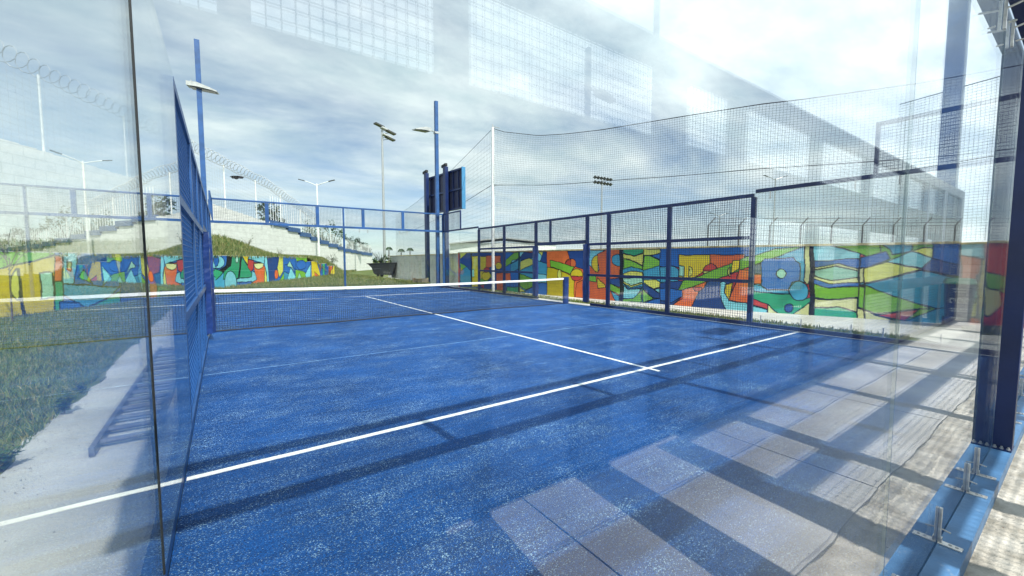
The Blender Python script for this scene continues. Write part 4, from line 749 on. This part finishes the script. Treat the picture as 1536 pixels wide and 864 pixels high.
# weeds
def weed(x,y,z,h,nst,label,m=LEAFM,ls=.03,grp=None,name='weed'):
    t=empty(name,(x,y,z),label,'plant',grp); st=MB(); lf=MB()
    for k in range(nst):
        a=random.random()*6.28; L=h*random.uniform(.6,1.1); sp=random.uniform(.1,.6); pr=[]
        for i in range(5):
            f=i/4; pr.append((x+math.cos(a)*L*sp*f*f,y+math.sin(a)*L*sp*f*f,z+L*f*(1-.25*sp*f)))
        st.tube(pr,.003+h*.004,5,r1=.0015)
        for i in range(10):
            f=.25+.75*i/9; b_=Vector(pr[min(4,int(f*4))]).lerp(Vector(pr[min(4,int(f*4)+1)]),f*4-int(f*4)); a2=a+random.uniform(-2.5,2.5); s=ls*random.uniform(.6,1.3)
            d=Vector((math.cos(a2),math.sin(a2),random.uniform(-.2,.5))).normalized(); n2=d.cross(Vector((0,0,1))).normalized()*s*.3
            lf.add([tuple(b_),tuple(b_+d*s*.5+n2),tuple(b_+d*s*1.1),tuple(b_+d*s*.5-n2)],[(0,1,2,3)])
    st.build('stem',BARK,t); lf.build('leaves',m,t)
weed(-1.33,5.75,-.01,.24,9,'leafy weed leaning from the grass over the path edge',ls=.06)
weed(-1.36,4.45,-.01,.2,12,'spiky low weed at the near end of the left path',ls=.05)
weed(-1.4,6.6,-.01,.18,8,'small weed farther along the left path edge',ls=.045)
tex=['tall dry weed on the bank crest left of the padded post','tall dry weed at the middle of the bank crest','tall dry weed toward the low end of the bank']
for i,(u,tt) in enumerate(((8,.5),(14,.55),(18,.5))):
    i_=int((u+1)/35*nS); v=bank[i_*(nT+1)+int(nT*tt)]; weed(v[0],v[1],v[2]-.03,.8,16,tex[i],GRASSY,.09,name='tall_weed')

# ------------------------------------------------------------------ trees
def crown(bmx,cx_,cy_,cz,rx,ry,rz_,nclump,per,ls):
    for k in range(nclump):
        while True:
            p=Vector((random.uniform(-1,1),random.uniform(-1,1),random.uniform(-1,1)))
            if .25<p.length<1: break
        c=Vector((cx_+p.x*rx,cy_+p.y*ry,cz+p.z*rz_)); cr_=.28*min(rx,rz_)*random.uniform(.6,1.2)
        for i in range(per):
            d=Vector((random.gauss(0,1),random.gauss(0,1),random.gauss(0,.8))); d=d.normalized()*cr_*random.random()**.4
            b_=c+d; a=Vector((random.gauss(0,1),random.gauss(0,1),random.gauss(0,.6))).normalized(); n2=a.cross(Vector((0,0,1))+a*.1).normalized()
            s=ls*random.uniform(.6,1.3); bmx.add([tuple(b_),tuple(b_+a*s*.5+n2*s*.3),tuple(b_+a*s),tuple(b_+a*s*.5-n2*s*.3)],[(0,1,2,3)])
def tree(x,y,h,r,label,m=LEAF,grp=None,name='tree',ls=None,nc=46,per=34,th=.3):
    t=empty(name,(x,y,0),label,'tree',grp); q=MB(); q.tube([(x,y,0),(x+.05*h*.2,y,h*th),(x+.02*h,y,h*.8)],h*(.010 if h<3 else .03),7,r1=h*.004)
    for k in range(6):
        a=k*1.05; q.tube([(x,y,h*(th+.05*k)),(x+math.cos(a)*r*.4,y+math.sin(a)*r*.4,h*(th+.2+.05*k)),(x+math.cos(a)*r*.7,y+math.sin(a)*r*.7,h*(th+.3+.05*k))],h*(.006 if h<3 else .012),5,r1=h*.003)
    q.build('trunk',BARK,t); q=MB(); crown(q,x,y,h*(1+th)/2+.05*h,r,r,h*(1-th)/2,nc,per,ls or h*.05); q.build('crown',m,t)
tree(18.0,72,5.4,1.3,'dark bushy tree just right of the middle post of the far wall',grp=None)
tree(19.6,71,4.6,1.0,'lower dark tree hugging the right side of the bushy one')
tree(13.4,66,6.6,1.9,'dark tree behind the railing, left of the far middle post',LEAFM)
tree(10.2,63,6.4,2.2,'round tree behind the railing by the white lamp pole',LEAFM)
tree(5.0,60,8.6,1.6,'distant tree top behind the stepped wall at left',LEAFM)
tree(8.25,40.5,2.0,.75,'thin silvery sapling standing at the end of the left mural',LEAFS,name='sapling',ls=.12,nc=22,per=16,th=.55)
tree(-4.3,15.3,1.95,.5,'small pale green sapling in front of the yellow part of the left mural',LEAFM,name='sapling',ls=.07,nc=16,per=14,th=.6)
for i,(x,y,h) in enumerate(((31,93,4.3),(33.5,92,3.9),(36,93,4.2))):
    t=empty('palm_tree',(x,y,0),['small distant palm, leftmost of three over the white wall','small distant palm in the middle of three','small distant palm nearest the scoreboard post'][i],'tree','distant palms')
    q=MB(); q.tube([(x,y,0),(x+.1,y,h)],.16,6,r1=.1); q.build('trunk',BARK,t); q=MB()
    for k in range(16):
        a=k*.4; L=.85
        pr=[Vector((x+.1+math.cos(a)*L*f,y+math.sin(a)*L*f,h+.7*f-1.3*f*f)) for f in (0,.35,.7,1)]
        for u_,v_ in zip(pr[:-1],pr[1:]):
            for s in (-1,1):
                nn_=Vector((-math.sin(a),math.cos(a),-.6))*.12*s; q.add([tuple(u_),tuple(v_),tuple(v_+nn_*.6),tuple(u_+nn_)],[(0,1,2,3)])
    q.build('crown',LEAF,t)

# ------------------------------------------------------------------ scoreboard
t=empty('scoreboard',(10.5,22,0),'back of a navy scoreboard with light blue edge on two tall posts','scoreboard')
A=Vector((10.72,19.95,0)); B=Vector((10.38,24.1,0)); d=(B-A).normalized(); nr=Vector((d.y,-d.x,0))  # nr points to +x
BK=mat('board_back',(.016,.018,.055),.5,.2,2); CY=mat('board_edge',(.06,.24,.45),.4,.05)
q=MB(); a=A+nr*.16; c=B+nr*.16; q.bar((a.x,a.y,5.4),(c.x,c.y,5.4),.05,2.2); q.build('board',BK,t)
q=MB(); a=A-d*.02+nr*.09; q.bar((a.x,a.y,4.28),(a.x,a.y,6.52),.05,.22,up=tuple(nr)); q.build('side_edge',CY,t)
for z in (4.35,5.4,6.47):
    q=MB(); q.bar((A.x+nr.x*.08,A.y+nr.y*.08,z),(B.x+nr.x*.08,B.y+nr.y*.08,z),.09,.09); q.build('frame_rail',NAVY,t)
for k in range(1,8):
    p=A.lerp(B,k/8); q=MB(); q.bar((p.x+nr.x*.10,p.y+nr.y*.10,4.4),(p.x+nr.x*.10,p.y+nr.y*.10,6.42),.05,.05,up=tuple(d)); q.build('frame_stud',NAVY,t)
for k,zt in ((.36,6.75),(.9,6.75)):
    p=A.lerp(B,k)-nr*.12; q=MB(); q.bar((p.x,p.y,0),(p.x,p.y,zt),.27,.2,up=tuple(nr)); po=q.build('post',NAVY,t,bevel=.01)
    q=MB(); q.bar((p.x-d.x*.1,p.y-d.y*.1,zt+.12),(p.x+d.x*.35,p.y+d.y*.35,zt+.05),.14,.14); q.tube([(p.x,p.y,zt),(p.x,p.y,zt+.12)],.04,6); q.build('spotlight',BLACKW,po)
# ------------------------------------------------------------------ sports net on white pole
PX,PY=10.5,16.5
t=empty('net_pole',(PX,PY,0),'tall white steel pole rising in front of the mural, holding the sports net','pole')
q=MB(); q.tube([(PX,PY,0),(PX,PY,7.65)],.075,14); q.build('pole',WHITE,t,smooth=False)
q=MB(); q.tube([(PX,PY,7.66),(PX,PY,7.8)],.03,8); q.bar((PX,PY,7.7),(PX+.25,PY-.2,7.62),.03); q.build('cable_hook',GALV,t); q=MB(); q.bar((PX,PY,5.0),(PX+.35,PY-.25,5.02),.03); q.build('cable_hook',GALV,t)
q=MB(); q.box(PX-.079,PX-.076,PY-.05,PY+.05,2.0,2.12); q.build('warning_plate',CAPY,t)
sn=empty('sports_net',(12,8,2),'tall fine grey ball net hanging over the mural wall','net')
def npath(s):  # s: distance from pole toward the near end
    P=[(PX,PY),(11.75,12.9),(12.95,5.8),(15.3,-1.),(17,-6)]; a=wall_pts(P); x,y,_=at_u(P,a,s); return x,y
def ntop(s): return float(np.interp(s,[0,.6,2.5,5.5,9,11.9,14.3,16,23],[7.62,7.35,6.85,6.48,6.19,5.93,5.79,5.79,6.0]))
def nmid(s): return float(np.interp(s,[0,2.5,5.5,9,11.8,14.6,16,23],[5.02,4.75,4.54,4.28,4.12,3.98,3.98,4.05]))
q=MB(); S=20.0; ns=int(S/.085)
cols=[]
for i in range(ns+1):
    s=S*i/ns; x,y=npath(s); tp=ntop(s); bt=2.0; cols.append([(x+.05*math.sin(s*1.3+z_*2),y,z_) for z_ in [bt+(tp-bt)*j/55 for j in range(56)]])
for c_ in cols:
    for j in range(0,55,11): q.bar(c_[j],c_[j+11],.0045,caps=False,up=(1,0,0))
for j in range(0,56):
    for i in range(0,ns,4): q.bar(cols[i][j],cols[min(i+4,ns)][j],.0045,caps=False)
q.build('net_mesh',NETG,sn)
for f,r_ in ((ntop,.014),(nmid,.011)):
    q=MB(); q.tube([(*npath(S*i/60),f(S*i/60)) for i in range(61)],r_,5); q.build('cable',DARKROPE,sn)
q=MB(); 
for z0,z1 in ((7.6,5.1),(5.05,3.3)): q.tube([(PX+.228*k*1.5,PY+.974*k*1.5,z0+(z1-z0)*0 - .35*math.sin(min(k/27,1)*math.pi)*1.4 ) for k in range(28)],.014,4)
q.build('cable',DARKROPE,sn)
q=MB()
for i in range(0,170): 
    k=i/170*41; q.bar((PX+.228*k,PY+.974*k,2.0),(PX+.228*k,PY+.974*k,7.5-.45*math.sin(k/41*math.pi)),.004,caps=False)
for j in range(26):
    z=2.0+j*.2; q.bar((PX,PY,z),(PX+.228*41,PY+.974*41,z),.004,caps=False)
q.build('net_mesh',NETG,sn)
# ------------------------------------------------------------------ masts and lamps
def mast(x,y,h,label,kind,grp=None,r=.12,name='floodlight_mast'):
    t=empty(name,(x,y,0),label,'light mast',grp); q=MB(); q.tube([(x,y,0),(x,y,h)],r,8,r1=r*.55); q.build('pole',GALV if kind!='white' else WHITE,t)
    if kind=='stack':
        for k,(dx,dz) in enumerate(((-.3,0),(.45,-.35),(1.1,-.6),(.6,-1.1),(1.0,-1.35))):
            q=MB(); q.bar((x+dx-.6,y-.2,h+dz+.12),(x+dx+.5,y+.1,h+dz-.1),.55,.16); q.tube([(x,y,h+dz-.3),(x+dx,y,h+dz)],.03,5); q.build('floodlight',LAMPG if k%2 else LAMPD,t)
    elif kind=='row':
        q=MB(); q.bar((x-2.1,y,h-.1),(x+2.1,y,h-.1),.1); q.bar((x-1.6,y,h-.9),(x+1.6,y,h-.9),.1); q.build('crossbar',GALV,t)
        for k in range(6):
            for z in (h+.05,h-.75):
                q=MB(); xx=x-1.9+k*.76; q.bar((xx,y,z-.25),(xx+.1,y-.35,z+.05),.45,.3); q.build('floodlight',LAMPD,t)
    else:
        for s in (-1,1):
            q=MB(); q.tube([(x,y,h-.2),(x+s*.5,y-s*.3,h+.05),(x+s*1.1,y-s*.6,h+.28)],.04,6); q.build('arm',WHITE if kind=='white' else GALV,t)
            q=MB(); q.bar((x+s*1.05,y-s*.57,h+.26),(x+s*1.6,y-s*.9,h+.42),.18,.08); q.build('lamp_head',LAMPD,t)
def pos(px,F): 
    r_=(px-768)/616*F; return (F*math.sin(R(35.1))+r_*math.cos(R(35.1)), F*math.cos(R(35.1))-r_*math.sin(R(35.1)))
x,y=pos(577.5,50); mast(x,y,17.4,'tall grey mast with a stack of floodlights left of the scoreboard','stack',r=.19)
x,y=pos(479.5,44); mast(x,y,9.55,'white street lamp with two arms behind the left mural','white',name='street_lamp',r=.12)
x,y=pos(901,70); mast(x,y,15.2,'distant mast carrying two rows of floodlights above the gate','row',r=.17)
x,y=pos(1157,60); mast(x,y,13.2,'distant double-armed lamp above the mural, seen through the ball net','plain',name='street_lamp',r=.12)
x,y=pos(1076,75); mast(x,y,9.6,'short distant pole lamp behind the mural wall','plain',name='street_lamp',r=.10)
# ------------------------------------------------------------------ fence with bent arms beyond the mural
t=empty('perimeter_fence',(*pos(1300,38),0),'wire fence on dark posts with bent arms beyond the mural wall','fence')
DK=mat('dark_steel',(.11,.11,.115),.6,.1)
pp=[]
for px_ in range(1060,1560,46):
    x,y=pos(px_,38); pp.append((x,y)); q=MB(); q.tube([(x,y,0),(x,y,4.7)],.07,6); q.tube([(x,y,4.68),(x+.55,y-.35,5.4)],.05,6); q.build('fence_post',DK,t)
q=MB()
for z in (2.6,4.65,4.95,5.3):
    for (a_,c_) in zip(pp[:-1],pp[1:]):
        o_=max(0,z-4.68)*.75; q.tube([(a_[0]+o_,a_[1]-o_*.6,z),(c_[0]+o_,c_[1]-o_*.6,z)],.02,4)
for (a_,c_) in zip(pp[:-1],pp[1:]):
    for k in range(1,14): f=k/14; q.bar((lerp(a_[0],c_[0],f),lerp(a_[1],c_[1],f),1.8),(lerp(a_[0],c_[0],f),lerp(a_[1],c_[1],f),4.65),.012,caps=False)
q.build('fence_wire',DK,t)
# long low shed roofs beyond
ROOF=mat('roof_sheet',(.42,.43,.43),.6,.15,3)
t=empty('shed',(*pos(1465,45),0),'low pale shed roof behind the right end of the mural wall','building')
x0,y0=pos(1440,45); x1,y1=pos(1540,45)
q=MB(); q.bar((x0,y0,3.1),(x1,y1,3.25),6,.18); q.build('roof',ROOF,t); q=MB(); q.bar((x0,y0,1.5),(x1,y1,1.5),5.2,3.0); q.build('wall',BLOCKG,t)
t=empty('shed',(*pos(1040,60),0),'long low shed roof peeking over the middle of the mural','building')
x0,y0=pos(985,60); x1,y1=pos(1120,60)
q=MB(); q.bar((x0,y0,3.15),(x1,y1,3.3),5,.25); q.build('roof',ROOF,t); q=MB(); q.bar((x0,y0,1.5),(x1,y1,1.5),4.4,3.0); q.build('wall',BLOCKG,t)
t=empty('house',(*pos(735,75),0),'pale gabled house roof behind the white pole','building')
x0,y0=pos(680,75); x1,y1=pos(830,75)
q=MB(); q.bar((x0,y0,2.2),(x1,y1,2.2),8,4.4); q.build('wall',WHITE,t)
m0=Vector((lerp(x0,x1,.5),lerp(y0,y1,.5),0)); q=MB()
q.bar((x0-.5,y0,4.3),(m0.x,m0.y,5.3),9,.2); q.bar((m0.x,m0.y,5.3),(x1+.5,y1,4.3),9,.2); q.build('roof',ROOF,t)
# added hall behind the neighbouring court (darkens the lower part of the mirror image)
BLOCKER=mat('blocker_sheet',(.06,.065,.075),.7,.1,1)
t=empty('blocker',(8,-20,0),'long dark added hall far behind, mirrored softly low in the near glass','building')
q=MB(); q.box(-8,40,-26,-19,0,6.0); q.build('wall',BLOCKER,t); q=MB(); q.box(-8.5,40.5,-26.5,-18.6,6.003,6.35); q.build('roof',NAVY,t)

# ------------------------------------------------------------------ dumpster cart
RUB=mat('black_plastic',(.018,.019,.02),.45,.1,6)
cx_,cy_=11.3,35.2
t=empty('waste_cart',(cx_,cy_,0),'black tilt waste cart heaped with cut branches on the lawn by the white wall','cart')
e=Vector((math.cos(R(-35.1)),math.sin(R(-35.1)),0)); f=Vector((-e.y,e.x,0))
def Lp(a,b_,z): p=Vector((cx_,cy_,0))+e*a+f*b_; return (p.x,p.y,z)
prof=[(-1.15,1.22),(-.95,.95),(-.75,.45),(-.55,.26),(.80,.26),(.95,.5),(1.2,1.25),(1.1,1.27),(.85,.6),(.7,.36),(-.5,.36),(-.65,.5),(-.85,1.0),(-1.05,1.27)]
q=MB()
out_=[(-1.2,1.2),(-.85,.85),(-.7,.4),(-.5,.26),(.80,.26),(1.2,1.25)]; W_=.6; m_=len(out_)
vs=[Lp(a,-W_,z) for a,z in out_]+[Lp(a,W_,z) for a,z in out_]
fs=[tuple(range(m_)),tuple(range(2*m_-1,m_-1,-1))]+[(i,i+m_,i+1+m_,i+1) for i in range(m_-1)]
q.add(vs,fs); q.build('tub',RUB,t)
q=MB()
rim=[Lp(-1.22,-.62,1.2),Lp(1.22,-.62,1.27),Lp(1.22,.62,1.27),Lp(-1.22,.62,1.2),Lp(-1.22,-.62,1.2)]
q.tube(rim,.045,6); q.build('rim',RUB,t)
for a in (-.35,.65):
    for s in (-.5,.5):
        q=MB(); p=Vector(Lp(a,s,.14)); q.tube([tuple(p-f*.05),tuple(p+f*.05)],.14,14); q.build('wheel',GALV if a>0 else RUB,t)
t=empty('branch_pile',(cx_,cy_,1.15),'green cut branches heaped in the black waste cart','branches'); q=MB(); crown(q,cx_-.1,cy_,1.5,.9,.5,.4,30,26,.16); q.build('leaves',LEAFM,t)
q=MB()
for k in range(12): a=random.random()*6; q.tube([(cx_-.2,cy_,1.1),(cx_-.2+math.cos(a)*.8,cy_+math.sin(a)*.5,1.6+random.random()*.6)],.015,4)
q.build('twigs',BARK,t)
# planter box by the grey wall
t=empty('wooden_crate',(9.6,23.3,0),'low weathered wooden crate at the foot of the grey block wall','crate')
WOOD=mat('wood_grey',(.22,.18,.12),.85,.2,6)
q=MB()
for k in range(5): q.bar((9.3,23.5,.06+k*.075),(9.95,23.05,.06+k*.075),.04,.06); q.bar((9.5,23.8,.06+k*.075),(10.15,23.35,.06+k*.075),.04,.06)
q.build('slats',WOOD,t)
for p in ((9.3,23.5),(9.95,23.05),(9.5,23.8),(10.15,23.35)):
    q=MB(); q.box(p[0]-.04,p[0]+.04,p[1]-.04,p[1]+.04,0,.42); q.build('corner_post',WOOD,t)
# ------------------------------------------------------------------ recycling bin
bx_,by_=13.5,1.75
t=empty('recycling_bin',(bx_,by_,0),'dark blue recycling bin with a green lid against the mural','bin')
BINB=mat('bin_blue',(.015,.045,.16),.4,.1); BING=mat('bin_green',(.03,.17,.11),.4,.1); PRT=mat('print_white',(.6,.65,.7),.6,.05)
def Bp(a,b_,z):  # local: a across (seen width), b depth away from camera
    F_=Vector((.98,.19,0)); S_=Vector((.19,-.98,0)); p=Vector((bx_,by_,0))+S_*a+F_*b_; return (p.x,p.y,z)
q=MB(); lo=[(-.18,-.28),(.18,-.28),(.18,.28),(-.18,.28)]; hi=[(-.23,-.35),(.23,-.35),(.23,.35),(-.23,.35)]
vs=[Bp(a,b_,.06) for a,b_ in lo]+[Bp(a,b_,.98) for a,b_ in hi]; q.add(vs,[(3,2,1,0),(4,5,6,7),(0,1,5,4),(1,2,6,5),(2,3,7,6),(3,0,4,7)]); q.build('body',BINB,t,bevel=.02)
q=MB(); h0=[(-.25,-.38),(.25,-.38),(.25,.38),(-.25,.38)]; h1=[(-.21,-.3),(.21,-.3),(.21,.34),(-.21,.34)]
q.add([Bp(a,b_,.985) for a,b_ in h0]+[Bp(a,b_,1.1) for a,b_ in h1],[(3,2,1,0),(4,5,6,7),(0,1,5,4),(1,2,6,5),(2,3,7,6),(3,0,4,7)]); q.build('lid',BING,t,bevel=.015)
for s in (-.19,.19):
    q=MB(); q.tube([Bp(s-.03,.3,.1),Bp(s+.03,.3,.1)],.1,14); q.build('wheel',RUB,t)
q=MB()
def prt(a0,a1,z0,z1):
    b0=-.28-.07*(z0-.06)/.92-.006; b1=-.28-.07*(z1-.06)/.92-.006; q.add([Bp(a0,b0,z0),Bp(a1,b0,z0),Bp(a1,b1,z1),Bp(a0,b1,z1)],[(0,1,2,3)])
for z in (.86,.80,.42,.37,.22): 
    w_=random.uniform(.08,.13); k=-w_
    while k<w_: s_=random.uniform(.02,.05); prt(k,min(k+s_,w_),z,z+.03); k+=s_+.012
q.build('print',PRT,t)
for k in range(3): # three arrows
    a=-.11+k*.11; q=MB()
    q.tube([Bp(a+.04*math.cos(th_),-.345,.62+.05*math.sin(th_)) for th_ in [j*.5 for j in range(10)]],.009,5); q.build('symbol',PRT,t)
# ------------------------------------------------------------------ ladder lying on the left path
LAD=mat('ladder_paint',(.13,.14,.19),.5,.2,5)
t=empty('ladder',(-.7,6.6,0),'dusty purple-blue ladder lying flat on the path outside the left glass','ladder')
for x in (-.88,-.52):
    q=MB(); q.bar((x,4.35,.04),(x-.02,8.9,.04),.035,.07); q.build('side_rail',LAD,t)
for k in range(15):
    y=4.55+k*.3; q=MB(); q.tube([(-.875,y,.045),(-.525,y,.045)],.024,8); q.build('rung',LAD,t)
# torn bag caught on the fence
t=MB(); c=ctop(15.2); c.z-=.55; vs=[]
for i in range(7):
    for j in range(4): vs.append((c.x+(i-3)*.13+random.gauss(0,.03),c.y+random.gauss(0,.06),c.z+(j-1.5)*.1*(1-abs(i-3)/4)+random.gauss(0,.04)))
t.add(vs,[(i*4+j,i*4+j+4,i*4+j+5,i*4+j+1) for i in range(6) for j in range(3)])
o=t.build('plastic_bag',BLACKW); m_=o.modifiers.new('t','SOLIDIFY'); m_.thickness=.01; tag(o,'torn black plastic bag snagged on the razor wire','bag')
